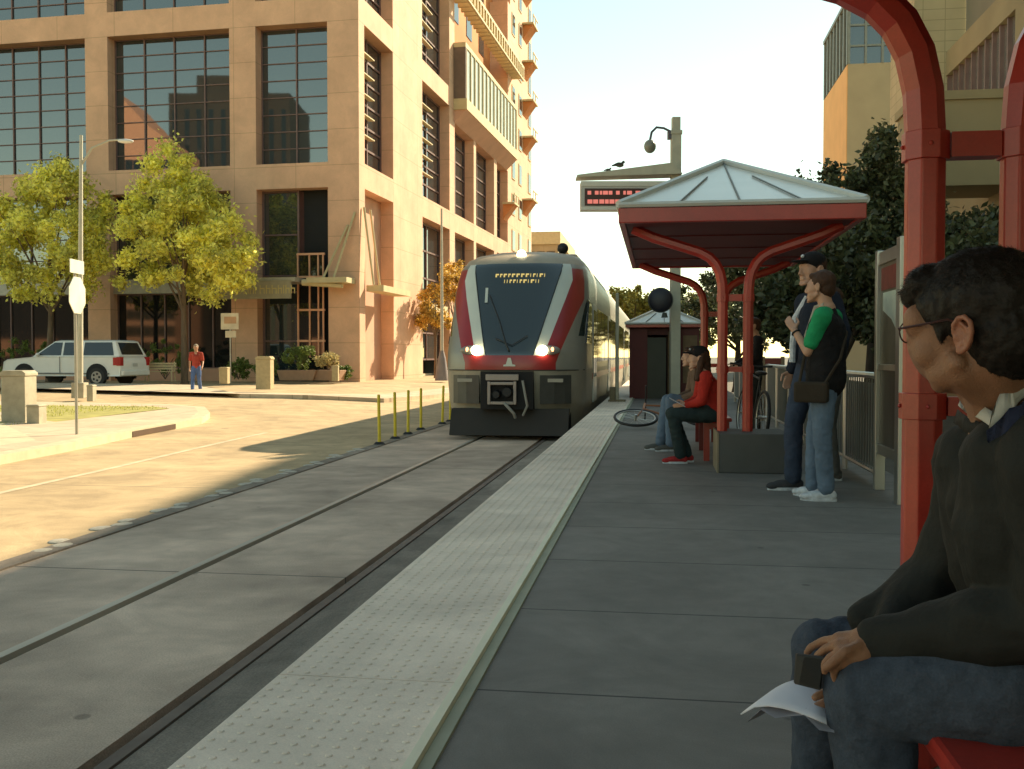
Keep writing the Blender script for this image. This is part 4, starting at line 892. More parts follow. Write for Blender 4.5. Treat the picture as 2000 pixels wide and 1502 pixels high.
# ------------------------------------------------------------------ bicycles
def bicycle(label,M,col,front_wheel_turn=0,group=None):
    e=empty('bicycle',label,'bicycle',group=group); e.location=M.to_translation(); e.rotation_euler=M.to_euler()
    R=.335
    for wx in (0,1.04):
        w=empty('wheel',None,None); par(w,e)
        ax=(0,1,0)
        MB().ring((wx,0,R),ax,R-.02,.022,32,8).build('tyre',M_black,w,smooth=2); MB().ring((wx,0,R),ax,R-.045,.011,32,6).build('rim',M_steel,w,smooth=2)
        mb=MB()
        for k in range(16): t=k*math.pi/8; mb.tube([(wx,.02*(-1)**k,R),(wx+(R-.05)*math.cos(t),0,R+(R-.05)*math.sin(t))],.0018,3)
        mb.cone((wx,-.05,R),(wx,.05,R),.02,.02,8); mb.build('spokes',M_steel,w)
    bb=(.44,0,.29); st=(.30,0,.80); hd=(.86,0,.86); hb_=(.89,0,.70)
    MB().tube([bb,st],.016).tube([st,hd],.015).tube([bb,hb_],.018).tube([(0,0,R),bb],.010).tube([(0,0,R),(.32,0,.74)],.009).tube([(.85,0,.92),hb_],.02).tube([hb_,(1.04,0,R)],.014).build('frame',col,e,smooth=True)
    MB().tube([(.84,-.28,.98),(.84,-.1,.96),(.84,.1,.96),(.84,.28,.98)],.012).tube([(.85,0,.92),(.84,0,.96)],.014).build('handlebar',M_black,e,smooth=True)
    MB().ell((.27,0,.88),(.14,.07,.03)).tube([st,(.28,0,.88)],.013).build('saddle',M_black,e,smooth=True)
    MB().cone((.44,-.05,.29),(.44,-.06,.29),.09,.09,18).tube([(.44,-.07,.29),(.5,-.07,.14)],.01).tube([(.44,.07,.29),(.38,.07,.44)],.01).bx(.45,.55,-.13,-.07,.13,.15).bx(.33,.43,.07,.13,.43,.45).build('crank',mat('crank_dark',(.08,.08,.08),.5,.4,.1),e)
    return e
q=gp(1195,842,0)
mtx=Matrix.Translation(Vector((q.x+1.40,q.y+.35,.06)))@Matrix.Rotation(R_(186),4,'Z')@Matrix.Rotation(R_(72),4,'X')
bicycle('brown bicycle lying flat on the platform beside the seated people',mtx,mat('bike_brown',(.25,.08,.02),.4))
q=gp(1489,872,0)
bicycle('dark upright bicycle seen end-on beside the shelter posts',Matrix.Translation(Vector((q.x,q.y+.3,0)))@Matrix.Rotation(R_(98),4,'Z')@Matrix.Rotation(R_(5),4,'X'),M_black)

# ------------------------------------------------------------------ people
def fab(name,col,rough=.85,bump=.5,sc=8,var=.15,stain=0): return mat(name,col,rough,0,var,sc,bump,60,spec=.2,stain=stain)
M_hairb=fab('hair_black',(.018,.014,.011),.5); M_hairn=fab('hair_brown',(.06,.03,.018),.6); M_den=fab('denim_light',(.12,.17,.24)); M_dend=fab('denim_dark',(.04,.055,.09)); M_navy=fab('navy_cloth',(.02,.025,.04))
M_blk=fab('black_cloth',(.015,.014,.015)); M_grn=fab('green_tee',(.02,.30,.12)); M_wsh=mat('white_shoe',(.55,.58,.62),.5,0,.2,30); M_rhd=fab('red_hoodie',(.42,.03,.02)); M_tanc=fab('tan_cloth',(.30,.22,.13)); M_gry=fab('grey_cloth',(.12,.12,.11))
M_eye=mat('eye_dark',(.02,.015,.01),.2)
def headprims(mb,c,f,l,u,s=1.0,ears=True,short=1.0,flat=0.0,shear=0.0):
    """head fused from lumps; f,l,u = forward, left, up"""
    c=Vector(c); P=lambda x,y,z: c+(l*(-x)+f*(y-flat*max(0,y-.075)-shear*max(0,-.015-z)*(1 if y>.02 else 0))+u*(z if z>-.03 else -.03+(z+.03)*short))*s
    B=Matrix((tuple(-l),tuple(f),tuple(u))).transposed()
    E=lambda x,y,z,a,b,d: mb.ell(P(x,y,z),(a*s,b*s,d*s),B,18,12)
    E(0,-.015,.032,.074,.093,.086); E(0,.035,-.005,.067,.061,.085); E(0,.045,-.072,.047,.046,.042)
    for k in (-1,1):
        cap(mb,P(k*.054,.0,-.055),.016*s,P(k*.022,.078,-.103),.017*s); E(k*.040,.055,-.026,.025,.025,.026); E(k*.036,.044,-.058,.024,.034,.036); cap(mb,P(k*.012,.088,.026),.010*s,P(k*.042,.074,.026),.011*s)
        E(k*.012,.101,-.040,.009,.010,.008)
        if ears:
            E(k*.076,-.008,-.012,.009,.020,.030)
            pts=[(k*.080,.006,.004),(k*.085,-.002,.022),(k*.088,-.018,.024),(k*.088,-.028,.008),(k*.084,-.022,-.018),(k*.080,-.008,-.038)]
            for a,b in zip(pts,pts[1:]): cap(mb,P(*a),.0052*s,P(*b),.0052*s,8)
    E(0,.088,-.108,.019,.014,.014); cap(mb,P(0,.094,.018),.008*s,P(0,.113,-.032),.012*s); cap(mb,P(-.016,.092,-.064),.007*s,P(.016,.092,-.064),.007*s); cap(mb,P(-.014,.089,-.075),.008*s,P(.014,.089,-.075),.008*s)
    return P,E,B
def basis(f,u=Vector((0,0,1))):
    f=Vector(f).normalized(); l=u.cross(f).normalized(); u2=f.cross(l).normalized(); return f,l,u2
def handprims(mb,wr,d,n,side,curl=.5,s=1):
    """wr wrist, d towards the fingers, n palm normal; side=+1 thumb on the side of d x n"""
    d=Vector(d).normalized(); n=(Vector(n)-Vector(n).dot(d)*d).normalized(); t=d.cross(n)*side; wr=Vector(wr)
    for k in (-1.2,-.4,.4,1.2): cap(mb,wr+t*k*.012*s,.013*s,wr+d*.080*s+t*k*.019*s,.0115*s,8)
    for i,(k,L) in enumerate(((1.4,.068),(.47,.078),(-.47,.072),(-1.4,.056))):
        b=wr+d*.085*s+t*k*.0165*s; dd=d; r=.0088*s
        for j,fr_ in enumerate((.45,.32,.23)):
            a=curl*(.5+.5*j)+.08*i; dd=(d*math.cos(a*(j+1)*.6)+n*math.sin(a*(j+1)*.6)).normalized(); e_=b+dd*L*fr_*s; cap(mb,b,r,e_,r*.9,8); b=e_; r*=.9
    b=wr+d*.02*s+t*.026*s; m1=b+(d*.6+t*.7+n*.25).normalized()*.042*s; m2=m1+(d*.85+t*.15+n*.35).normalized()*.03*s; m3=m2+(d*.9+n*.35-t*.1).normalized()*.024*s
    cap(mb,b,.014*s,m1,.011*s,8); cap(mb,m1,.011*s,m2,.0095*s,8); cap(mb,m2,.0095*s,m3,.0085*s,8)
def shoe(name,an,toe,m,e,s=1,sole=None):
    an=Vector(an); toe=Vector(toe); d=toe-an; d.z=0; d.normalize(); base=Vector((an.x,an.y,0)); z0=an.z-.085*s
    P=lambda a,z: Vector((an.x,an.y,z0))+d*a*s+Vector((0,0,z*s))
    side=Vector((-d.y,d.x,0))
    mb=MB(); B=Matrix((tuple(side),tuple(d),(0,0,1))).transposed()
    mb.ell(P(-.03,.045),(.036*s,.05*s,.045*s),B); mb.ell(P(.07,.038),(.042*s,.09*s,.040*s),B); mb.ell(P(.14,.030),(.043*s,.06*s,.030*s),B); mb.cone(P(-.01,.04),P(-.005,.11),.045*s,.042*s)
    o=fuse(name,mb,m,.007,3,e)
    so=MB(); so.prism([(0,0)],0,0) if 0 else None
    poly=[]
    for k in range(16):
        t=2*math.pi*k/16; a=.055+.135*math.cos(t); w=(.045 if math.cos(t)>0 else .038)*math.sin(t); q=P(a,0)+side*w*s; poly.append((q.x,q.y))
    MB().prism(poly,z0,z0+.022*s,ax=2).build('sole',sole or M_wsh,o)
def person(label,base,heading,h,J=None,top=None,topm=None,sleeve='long',pants=None,shoem=None,hair='short',hairm=None,skin=None,capm=None,group=None,fat=1.0,handc=(.5,.5),vox=.009,headf=None,solem=None,seated=False,longhair=False):
    s=h/1.75; base=Vector(base); f=Vector((math.cos(heading),math.sin(heading),0)); l=Vector((-math.sin(heading),math.cos(heading),0)); U=Vector((0,0,1))
    e=empty('person',label,'person',base,0,group)
    L=lambda x,y,z: base+(-l*x+f*y+U*z)*s     # x to the person's right
    q=dict(head=(0,.03,1.625),neck=(0,-.01,1.46),chest=(0,0,1.28),waist=(0,.0,1.08),pel=(0,0,.95),shR=(.175,-.01,1.40),shL=(-.175,-.01,1.40),elR=(.23,-.03,1.12),elL=(-.23,-.03,1.12),wrR=(.235,.06,.88),wrL=(-.235,.06,.88),
        hipR=(.085,0,.92),hipL=(-.085,0,.92),knR=(.095,.03,.50),knL=(-.095,.03,.50),anR=(.10,-.02,.085),anL=(-.10,-.02,.085),toR=(.12,.2,0),toL=(-.12,.2,0))
    if J: q.update(J)
    Q={k:L(*v) for k,v in q.items()}
    hf=f if headf is None else (f*math.cos(headf)-l*(-math.sin(headf)))
    hf,hl,hu=basis(hf)
    mb=MB(); P,E,B=headprims(mb,Q['head'],hf,hl,hu,s*1.0)
    cap(mb,P(0,-.025,-.06),.052*s,Q['neck'],.058*s); chain(mb,[Q['neck'],Q['chest'],Q['waist'],Q['pel']],[.07*s,.11*s,.10*s,.11*s])
    for k in 'RL':
        chain(mb,[Q['chest'],Q['sh'+k],Q['el'+k],Q['wr'+k]],[.08*s,.05*s,.037*s,.026*s]); chain(mb,[Q['hip'+k],Q['kn'+k],Q['an'+k]],[.07*s,.048*s,.035*s])
        d=(Q['wr'+k]-Q['el'+k]).normalized(); hd=J.get('hand'+k) if J else None
        if hd: hd=(-l*hd[0]+f*hd[1]+U*hd[2]).normalized()
        handprims(mb,Q['wr'+k],hd or d,(l if k=='R' else -l)*1.0+f*.2,1 if k=='R' else -1,handc[0],s)
    fuse('body',mb,skin or M_skin2,vox*.8,2,e)
    for k in (-1,1): pass
    # hair
    if hair:
        mb=MB(); E2=lambda x,y,z,a,b,d: mb.ell(P(x,y,z),(a*s,b*s,d*s),B,18,12)
        E2(0,-.028,.042,.083,.094,.088); E2(0,-.06,-.01,.070,.060,.075)
        if hair!='cap': E2(0,.045,.085,.06,.035,.025)
        if longhair: 
            for k in (-1,1): cap(mb,P(k*.06,-.03,0),.035*s,P(k*.085,.01,-.22),.03*s)
            cap(mb,P(0,-.07,0),.06*s,P(0,-.09,-.22),.05*s)
        fuse('hair',mb,hairm or M_hairn,.008,2,e,wr=(.006,28,(1,1,.5)))
    if capm:
        mb=MB(); mb.ell(P(0,-.012,.058),(.088*s,.105*s,.078*s),B,20,12); mb.ell(P(0,.115,.058),(.068*s,.062*s,.010*s),B,20,8)
        c_=fuse('cap',mb,capm,.007,2,e); MB().ell(P(.0,.088,.095),(.016*s,.012*s,.013*s),B,10,6).build('cap_badge',M_wsh,c_,smooth=2,world=False)
    # top
    g_=fat; mb=MB(); side=(Q['shR']-Q['shL']).normalized()
    chain(mb,[Q['neck']-U*.02*s,Q['chest'],Q['waist'],Q['pel']+U*.02*s],[.068*s,.125*s*g_,.118*s*g_,.128*s*g_])
    for sg in (-1,1): chain(mb,[Q['chest']+side*sg*.055*s+U*.03*s,Q['waist']+side*sg*.045*s*g_,Q['pel']+side*sg*.05*s-U*.02*s],[.095*s,.098*s*g_,.105*s*g_])
    for k in 'RL':
        cap(mb,Q['neck']-U*.03*s,.055*s,Q['sh'+k],.066*s)
        if sleeve=='long': chain(mb,[Q['sh'+k],Q['el'+k],Q['el'+k].lerp(Q['wr'+k],.93)],[.070*s,.055*s,.040*s])
        elif sleeve=='short' : chain(mb,[Q['sh'+k],Q['sh'+k].lerp(Q['el'+k],.72)],[.070*s,.062*s])
    tp=fuse(top or 'jacket',mb,topm,vox,4,e,wr=(.007*s,9,(1,1,1.6)))
    # trousers
    mb=MB(); chain(mb,[Q['pel'],Q['pel']+(Q['hipR']-Q['hipL']).normalized()*.02],[.115*s*g_,.115*s*g_])
    for k in 'RL': chain(mb,[Q['hip'+k].lerp(Q['pel'],.25),Q['hip'+k].lerp(Q['kn'+k],.5),Q['kn'+k],Q['kn'+k].lerp(Q['an'+k],.5),Q['an'+k]+U*.01],[.102*s*g_,.088*s,.068*s,.064*s,.060*s])
    fuse('trousers',mb,pants,vox,4,e,wr=(.008*s,10,(1,1,1.5)))
    for k in 'RL': shoe('shoe',Q['an'+k],Q['to'+k],shoem or M_wsh,e,s,solem)
    return e,Q,P,L,s,tp
def bag_over(e,pts,c,size,m,rz):
    b=MB().bx(-size[0],size[0],-size[1],size[1],-size[2],size[2],Matrix.Translation(c)@Matrix.Rotation(rz,4,'Z')).build('shoulder_bag',m,None,bevel=.02); tag(b,'black-brown shoulder bag hanging at the hip of the man in the green shirt','bag')
    MB().tube(pts,.012,6).build('strap',m,b); return b
# man in green tee and dark vest (front of the pair), facing left
q=gp(1603,975,0); HB=R_(158)
arm={'elL':(-.15,.10,1.13),'wrL':(-.09,.22,1.30),'handL':(.3,.5,.7),'toL':(-.15,.22,0),'toR':(.11,.22,0),'anL':(-.09,-.03,.085),'anR':(.06,.10,.085),'knR':(.085,.10,.5),'knL':(-.1,.0,.5),'neck':(0,.0,1.46),'head':(0,.05,1.63)}
e,Q,P,L,s,tp=person('man in green shirt, dark vest, light jeans and white trainers, front of the standing pair',(q.x+.03,q.y,0),HB,1.74,arm,'green_shirt',M_grn,'short',M_den,M_wsh,'short',M_hairn,M_skin2,fat=1.1,headf=-.12)
side=(Q['shR']-Q['shL']).normalized(); U=Vector((0,0,1)); mb=MB()
chain(mb,[Q['neck']-U*.05*s,Q['chest'],Q['waist'],Q['pel']-U*.03],[.085*s,.148*s,.145*s,.15*s])
for sg in (-1,1): chain(mb,[Q['neck']-U*.06+side*sg*.05,Q['chest']+side*sg*.075*s+U*.05*s,Q['waist']+side*sg*.06*s,Q['pel']+side*sg*.06*s-U*.05*s],[.06,.112*s,.122*s,.128*s])
fuse('vest',mb,M_blk,.009,4,e,wr=(.008,9,(1,1,1.6)))
cb=MB(); pc=Q['neck']; cb.tube([pc+U*.03-side*.05,pc+U*.0+(Q['head']-pc)*.1+Vector((math.cos(HB),math.sin(HB),0))*.07,pc-U*.2+Vector((math.cos(HB),math.sin(HB),0))*.145,pc-U*.34+Vector((math.cos(HB),math.sin(HB),0))*.15],.022,8)
cb.build('pale_lapel',fab('pale_lining',(.40,.36,.30)),e,world=True,smooth=True)
MB().ring(Q['wrL']+(Q['elL']-Q['wrL'])*.12,(Q['elL']-Q['wrL']),.030,.007,16,6).build('watch_strap',M_black,e,world=True,smooth=2)
bc=L(-.20,.06,.83); fv=Vector((math.cos(HB),math.sin(HB),0)); lv=Vector((-math.sin(HB),math.cos(HB),0))
bag_over(e,[bc+fv*.09+U*.07,Q['chest']-side*.12+fv*.10,Q['neck']+side*.08-U*.02+fv*.02,Q['chest']-fv*.15+side*.0,Q['waist']-fv*.13-side*.12,bc-fv*.10+U*.07],bc,(.125,.045,.078),fab('bag_leather',(.045,.035,.025)),HB)
# taller man in cap behind him
q=gp(1572,955,0)
J={'elL':(-.30,-.02,1.16),'wrL':(-.34,.05,.93),'toR':(.14,.24,0),'anR':(.10,.12,.085),'knR':(.1,.12,.5),'toL':(-.12,.2,0),'head':(0,.04,1.63)}
e,Q,P,L,s,tp=person('tall man in black cap and navy jacket with white stripe behind the green-shirted man',(q.x+.06,q.y-.12,0),R_(205),1.92,J,'jacket',M_navy,'long',M_dend,fab('dark_trainer',(.06,.06,.065)),'cap',M_hairn,M_skin2,capm=M_blk,headf=.15)
st=MB(); fv=Vector((math.cos(R_(205)),math.sin(R_(205)),0)); sd=(Q['shR']-Q['shL']).normalized()
st.tube([Q['neck']+sd*.07+fv*.045-U*.03,Q['chest']+sd*.12+fv*.115,Q['waist']+sd*.13+fv*.13,Q['pel']+sd*.12+fv*.14],.027,8); st.build('white_stripe',M_wsh,e,world=True,smooth=True)
# third person in tan behind both
q=gp(1628,943,0)
person('person in tan long sleeves mostly hidden behind the two standing men',(q.x+.02,q.y+.25,0),R_(170),1.70,{'elL':(-.24,-.06,1.14),'wrL':(-.24,-.02,.95),'handL':(0,.2,-1)},'tan_top',M_tanc,'long',M_gry,M_gry,'short',M_hairn,M_skin2)
# girl in red hoodie on the bench, facing left
q=D(1398,845,10.15)
seat=(q.x-.02,q.y,0)
SJ=lambda lean=0: {'head':(0,.12+lean,1.13),'neck':(0,.06+lean,.97),'chest':(0,.02+lean*.6,.80),'waist':(0,-.01,.65),'pel':(0,0,.56),'shR':(.16,.05+lean,.93),'shL':(-.16,.05+lean,.93),'elR':(.2,.10+lean,.68),'elL':(-.2,.1+lean,.68),'wrR':(.1,.30,.62),'wrL':(-.1,.30,.62),'handR':(-.2,.9,-.1),'handL':(.2,.9,-.1),
  'hipR':(.08,.02,.53),'hipL':(-.08,.02,.53),'knR':(.10,.44,.53),'knL':(-.10,.44,.53),'anR':(.08,.42,.085),'anL':(-.08,.40,.085),'toR':(.1,.62,0),'toL':(-.1,.62,0)}
j=SJ(.05); j.update({'anL':(-.06,.36,.085),'toL':(-.06,.58,0),'anR':(.08,.28,.085),'toR':(.1,.5,0)})
e,Q,P,L,s,tp=person('seated girl in red hooded top, black cap, dark trousers and red shoes',seat,R_(184),1.66,j,'hooded_top',M_rhd,'long',fab('dark_teal_trousers',(.025,.04,.042)),fab('red_shoe',(.34,.03,.03)),'long',M_hairn,M_skin2,capm=M_blk,longhair=True)
pp=L(-.10,.40,.66); b=MB().bx(-.09,.09,-.07,.07,-.002,.002,Matrix.Translation(pp)@Matrix.Rotation(.5,4,'Y')).build('paper',M_wsh); tag(b,'small white paper held by the girl in red','paper')
# boy in jeans beyond her
q=D(1368,835,11.5); j=SJ(.03); j.update({'anR':(.08,.50,.085),'toR':(.1,.7,0),'knR':(.12,.42,.60),'knL':(-.10,.40,.62)})
person('person in brown top and light blue jeans seated beyond the girl in red',(q.x+.03,q.y,0),R_(188),1.68,j,'grey_top',fab('brown_top',(.16,.10,.07)),'long',M_den,M_gry,'short',M_hairn,M_skin2)
# cyclist behind posts
q=gp(1480,850,0)
person('person in black standing in profile with an upright bicycle behind the shelter posts',(q.x-.02,q.y+.3,0),R_(-170),1.63,{'elR':(.22,.05,1.14),'wrR':(.15,.28,1.02),'elL':(-.22,.05,1.14),'wrL':(-.15,.28,1.02)},'black_top',M_blk,'long',fab('dark_trousers',(.02,.022,.02)),M_gry,'short',M_hairn,M_skin2)
# pedestrian in red, far left
x,y=atp(383,36.3); zb=g(x,y)
person('man in a red shirt and blue jeans walking across the side street',(x,y,zb),R_(-78),1.78,{'knR':(.09,.14,.52),'anR':(.09,.20,.085),'toR':(.1,.42,0),'anL':(-.09,-.22,.10),'knL':(-.09,-.02,.50),'toL':(-.1,-.02,0),'wrR':(.25,-.08,.90),'wrL':(-.25,.16,.92)},'red_shirt',fab('faded_red_shirt',(.38,.06,.04)),'short',fab('blue_jeans',(.10,.16,.33)),M_blk,'short',fab('grey_hair',(.3,.26,.2)),mat('bright_skin',(.5,.27,.16),.5),vox=.014)
# ------------------------------------------------------------------ seated man in the foreground
NM=empty('person','seated man with short black hair, thin glasses and dark jacket in the right foreground','person',D(2060,1500,1.75))
M_sknear=mat('near_skin',(.29,.14,.075),.48,0,.14,22,.3,320,spec=.5,stain=.06)
# frame: facing left and turned away from the camera
th=R_(46); hf=(-CR*math.cos(th)+Vector((-math.sin(YAW),math.cos(YAW),0))*math.sin(th)); hf.z=-.08; hf.normalize(); hf,hl,hu=basis(hf)
Hc=D(1888,646,1.70); hs=1.04
mb=MB(); P,E,B=headprims(mb,Hc,hf,hl,hu,hs,ears=False,short=.74,flat=.7,shear=.42)
for k in (-1,1): mb.ell(P(k*.048,.058,.02),(.026*hs,.024*hs,.030*hs),B,14,10); mb.ell(P(k*.046,.052,-.03),(.024*hs,.026*hs,.030*hs),B,14,10); mb.ell(P(k*.032,.050,-.078),(.030*hs,.034*hs,.030*hs),B,14,10); cap(mb,P(k*.056,-.004,-.062),.017,P(k*.028,.066,-.094),.022)
# neck, shoulders under the clothes
nk=D(1965,800,1.74); shl=D(2062,905,1.58); shr=D(1905,905,1.98); che=D(2030,1000,1.80); pel=D(2170,1340,1.80)
cap(mb,P(0,-.035,-.05),.058,nk,.062); cap(mb,P(.03,.02,-.085),.03,nk+Vector((-.02,.03,.02)),.045); cap(mb,P(-.03,.0,-.075),.035,nk+Vector((-.01,-.03,.02)),.045)
chain(mb,[nk,che,pel],[.065,.12,.12])
ell_=D(2075,1205,1.62); elr=D(1842,1118,2.03); wl=D(1690,1256,1.80); wr_=D(1672,1216,2.02); wr2=D(1708,1300,1.93)
kl=D(1700,1348,1.80); kr=D(1612,1268,2.14); hpl=D(2180,1350,1.70); hpr=D(2110,1330,2.02); al=D(1722,1880,1.86); ar=D(1592,1690,2.24)
for a in ((shl,ell_,wl),(shr,elr,D(1770,1185,2.03),wr2)): chain(mb,[che,*a],[.08,.05,.040,.031,.026])
for a in ((hpl,kl,al),(hpr,kr,ar)): chain(mb,a,[.08,.055,.04])
# left hand: palm and five bent fingers round the phone
def fing(pts,r): 
    for i in range(len(pts)-1): cap(mb,D(*pts[i]),r*(1-.07*i),D(*pts[i+1]),r*(1-.07*(i+1)),10)
for k,(a,b_) in enumerate((((1690,1246,1.80),(1640,1248,1.83)),((1692,1258,1.79),(1640,1262,1.81)),((1692,1270,1.78),(1642,1277,1.79)),((1690,1278,1.775),(1648,1292,1.775)))): cap(mb,D(*a),.017,D(*b_),.0145,10)
fing([(1640,1247,1.83),(1608,1252,1.86),(1584,1264,1.88),(1576,1276,1.885)],.0098)
fing([(1640,1260,1.81),(1614,1266,1.83),(1598,1279,1.84),(1594,1290,1.84)],.0098)
fing([(1642,1276,1.79),(1622,1284,1.795),(1610,1298,1.80),(1611,1312,1.80)],.0096)
fing([(1648,1290,1.775),(1634,1302,1.775),(1628,1316,1.78),(1631,1328,1.785)],.0088)
fing([(1680,1262,1.775),(1652,1272,1.765),(1630,1290,1.765),(1612,1306,1.77)],.0108)
# right hand under the paper
for k,(a,b_) in enumerate((((1694,1318,1.90),(1650,1352,1.88)),((1692,1330,1.89),(1650,1364,1.87)),((1690,1344,1.88),(1648,1376,1.865)),((1686,1352,1.87),(1648,1388,1.86)))): cap(mb,D(*a),.017,D(*b_),.0145,10)
fing([(1650,1352,1.88),(1624,1362,1.87),(1604,1374,1.865),(1588,1382,1.86)],.0092)
fing([(1650,1364,1.87),(1622,1376,1.86),(1600,1388,1.855),(1582,1394,1.85)],.0094)
fing([(1648,1376,1.865),(1622,1390,1.855),(1602,1399,1.85),(1588,1401,1.845)],.0090)
fing([(1648,1388,1.86),(1626,1400,1.85),(1610,1406,1.845),(1598,1408,1.84)],.0082)
fing([(1676,1326,1.87),(1640,1340,1.85),(1612,1352,1.845),(1592,1362,1.842)],.0106)
fuse('body',mb,M_sknear,.004,8,NM)
# ear with folds
mb=MB(); ec=P(-.073,-.012,-.012)
ev_=lambda y,z,o=0: P(-.073-o,-.022+y*.9,-.010+z*.9)
mb.ell(ev_(-.002,-.002,.004),(.007,.017,.027),B,16,10)
rim=[ev_(.012,.004,.006),ev_(.010,.018,.010),ev_(.0,.029,.013),ev_(-.012,.030,.016),ev_(-.022,.020,.018),ev_(-.023,.004,.017),ev_(-.018,-.012,.014),ev_(-.010,-.024,.010),ev_(.0,-.032,.008),ev_(.007,-.026,.005)]
for a,b_ in zip(rim,rim[1:]): cap(mb,a,.0046,b_,.0046,8)
an_=[ev_(-.002,.020,.010),ev_(-.012,.012,.013),ev_(-.014,-.002,.012),ev_(-.008,-.014,.010),ev_(.002,-.018,.008)]
for a,b_ in zip(an_,an_[1:]): cap(mb,a,.0034,b_,.0034,8)
mb.ell(ev_(.009,-.004,.008),(.004,.004,.006),B,8,6); mb.ell(ev_(.003,-.028,.007),(.005,.008,.008),B,10,8)
fuse('ear',mb,mat('ear_skin',(.33,.13,.075),.45,0,.1,14,.2,200),.0022,2,NM)
# hair: a cap of hair plus a few thousand short strands
hb_=MB(); H2=lambda x,y,z,a,b,d: hb_.ell(P(x,y,z),(a*hs,b*hs,d*hs),B,24,16)
H2(0,-.030,.044,.084,.106,.088); H2(0,-.066,-.012,.076,.070,.074); H2(0,.045,.082,.062,.044,.034); H2(0,.072,.066,.050,.026,.024); H2(-.048,-.002,.040,.030,.062,.042); H2(.048,-.002,.040,.030,.062,.042)
H2(0,-.085,-.040,.056,.030,.040)
cap(hb_,P(-.066,.018,.02),.010,P(-.067,.014,-.012),.006); cap(hb_,P(.066,.018,.02),.010,P(.067,.014,-.012),.006)
hair=fuse('hair',hb_,M_hairb,.0045,4,NM,wr=(.004,45,(1,1,.6)))
V_=[];F_=[]; me=hair.data; rs=random.Random(4); vsn=[(v.co.copy(),v.normal.copy()) for v in me.vertices]
for i in range(22000):
    c,n=vsn[rs.randrange(len(vsn))]; rel=c-Hc; 
    up=rel.dot(hu); fo=rel.dot(hf)
    flow=(hf*(.5 if up>.06 else .1)-hu*(.9 if up<.05 else .15)+Vector((rs.uniform(-1,1),rs.uniform(-1,1),rs.uniform(-1,1)))*.45); flow=(flow-flow.dot(n)*n).normalized()
    Ln=rs.uniform(.006,.013)*(1.3 if up>.07 else .8); d=(flow*.9+n*rs.uniform(.05,.35)*(1.2 if up>.07 else .5)).normalized(); w=d.cross(n).normalized()*.0005
    o=len(V_); a=c-n*.001; b_=a+d*Ln*.6; t_=b_+(d*.8-hu*.15+flow*.4).normalized()*Ln*.5
    V_+=[a-w,a+w,b_+w*.7,b_-w*.7,t_]; F_+=[(o,o+1,o+2,o+3),(o+3,o+2,o+4)]
MB().add(V_,F_).build('hair_strands',M_hairb,NM,world=True,fix=False)
# eye, brow
for k in (-1,1):
    MB().ell(P(k*.031,.070,.006),(.012,.012,.011),B,14,10).build('eye',mat('eye_white',(.6,.55,.5),.25),NM,world=True,smooth=2)
    MB().tube([P(k*.052,.072,.028),P(k*.036,.090,.033),P(k*.018,.094,.029)],[.0015,.003,.002],6).build('eyebrow',M_hairb,NM,world=True,smooth=True)
# glasses
gl=MB()
M_gls=mat('glasses_brown',(.05,.015,.010),.3)
for k in (-1,1):
    c=P(k*.034,.112,.004); gl.tube([c+( -hl*(-k)*0)+(hl*math.cos(t)*.025+hu*math.sin(t)*.017)*1.0 for t in fr(0,2*math.pi,20)],.0014,6)
    gl.tube([P(k*.058,.110,.008),P(k*.070,.098,.010),P(k*.0775,.045,.012),P(k*.083,-.005,.016),P(k*.082,-.030,.004)],.0021,6)
gl.tube([P(-.011,.116,.008),P(0,.119,.010),P(.011,.116,.008)],.0015,6)
tg=gl.build('glasses',M_gls,None,smooth=True); tag(tg,'thin dark brown glasses worn by the seated man in the foreground','glasses')
# white shirt collar
M_shirt=fab('white_shirt',(.50,.49,.44),.7,.3,20,.08)
def ribbon(lo,hi,th,m,name,e):
    mb=MB(); n=len(lo); lo=[Vector(p) for p in lo]; hi=[Vector(p) for p in hi]; 
    # smooth by catmull-like subdivision
    def sub(p): 
        out=[]
        for i in range(len(p)-1):
            p0=p[max(i-1,0)];p1=p[i];p2=p[i+1];p3=p[min(i+2,len(p)-1)]
            for t in (0,.25,.5,.75): out.append(.5*((2*p1)+(-p0+p2)*t+(2*p0-5*p1+4*p2-p3)*t*t+(-p0+3*p1-3*p2+p3)*t**3))
        out.append(p[-1]); return out
    lo=sub(lo);hi=sub(hi);n=len(lo); c=sum(lo,Vector())/n
    vs=[];fs=[]
    for a,b in zip(lo,hi):
        o=((a+b)/2-c); o.z=0; o.normalize(); vs+=[a,b,b+o*th,a+o*th]
    for i in range(n-1):
        for j in range(4): fs.append((i*4+j,(i+1)*4+j,(i+1)*4+(j+1)%4,i*4+(j+1)%4))
    fs+=[(0,1,2,3),((n-1)*4+3,(n-1)*4+2,(n-1)*4+1,(n-1)*4)]
    return mb.add(vs,fs).build(name,m,e,world=True,smooth=2)
ribbon([D(2050,745,1.66),D(2005,770,1.645),D(1968,812,1.64),D(1938,836,1.645)],[D(2030,695,1.67),D(1996,716,1.655),D(1966,756,1.65),D(1944,806,1.645)],.006,M_shirt,'collar',NM)
ribbon([D(1938,836,1.645),D(1912,818,1.70),D(1888,806,1.78),D(1872,792,1.86)],[D(1944,808,1.65),D(1915,790,1.70),D(1893,772,1.78),D(1885,752,1.86)],.006,M_shirt,'collar',NM)
ribbon([D(1938,836,1.648),D(1925,806,1.69),D(1912,790,1.72)],[D(1950,800,1.66),D(1938,780,1.70),D(1925,768,1.73)],.004,M_shirt,'collar',NM)
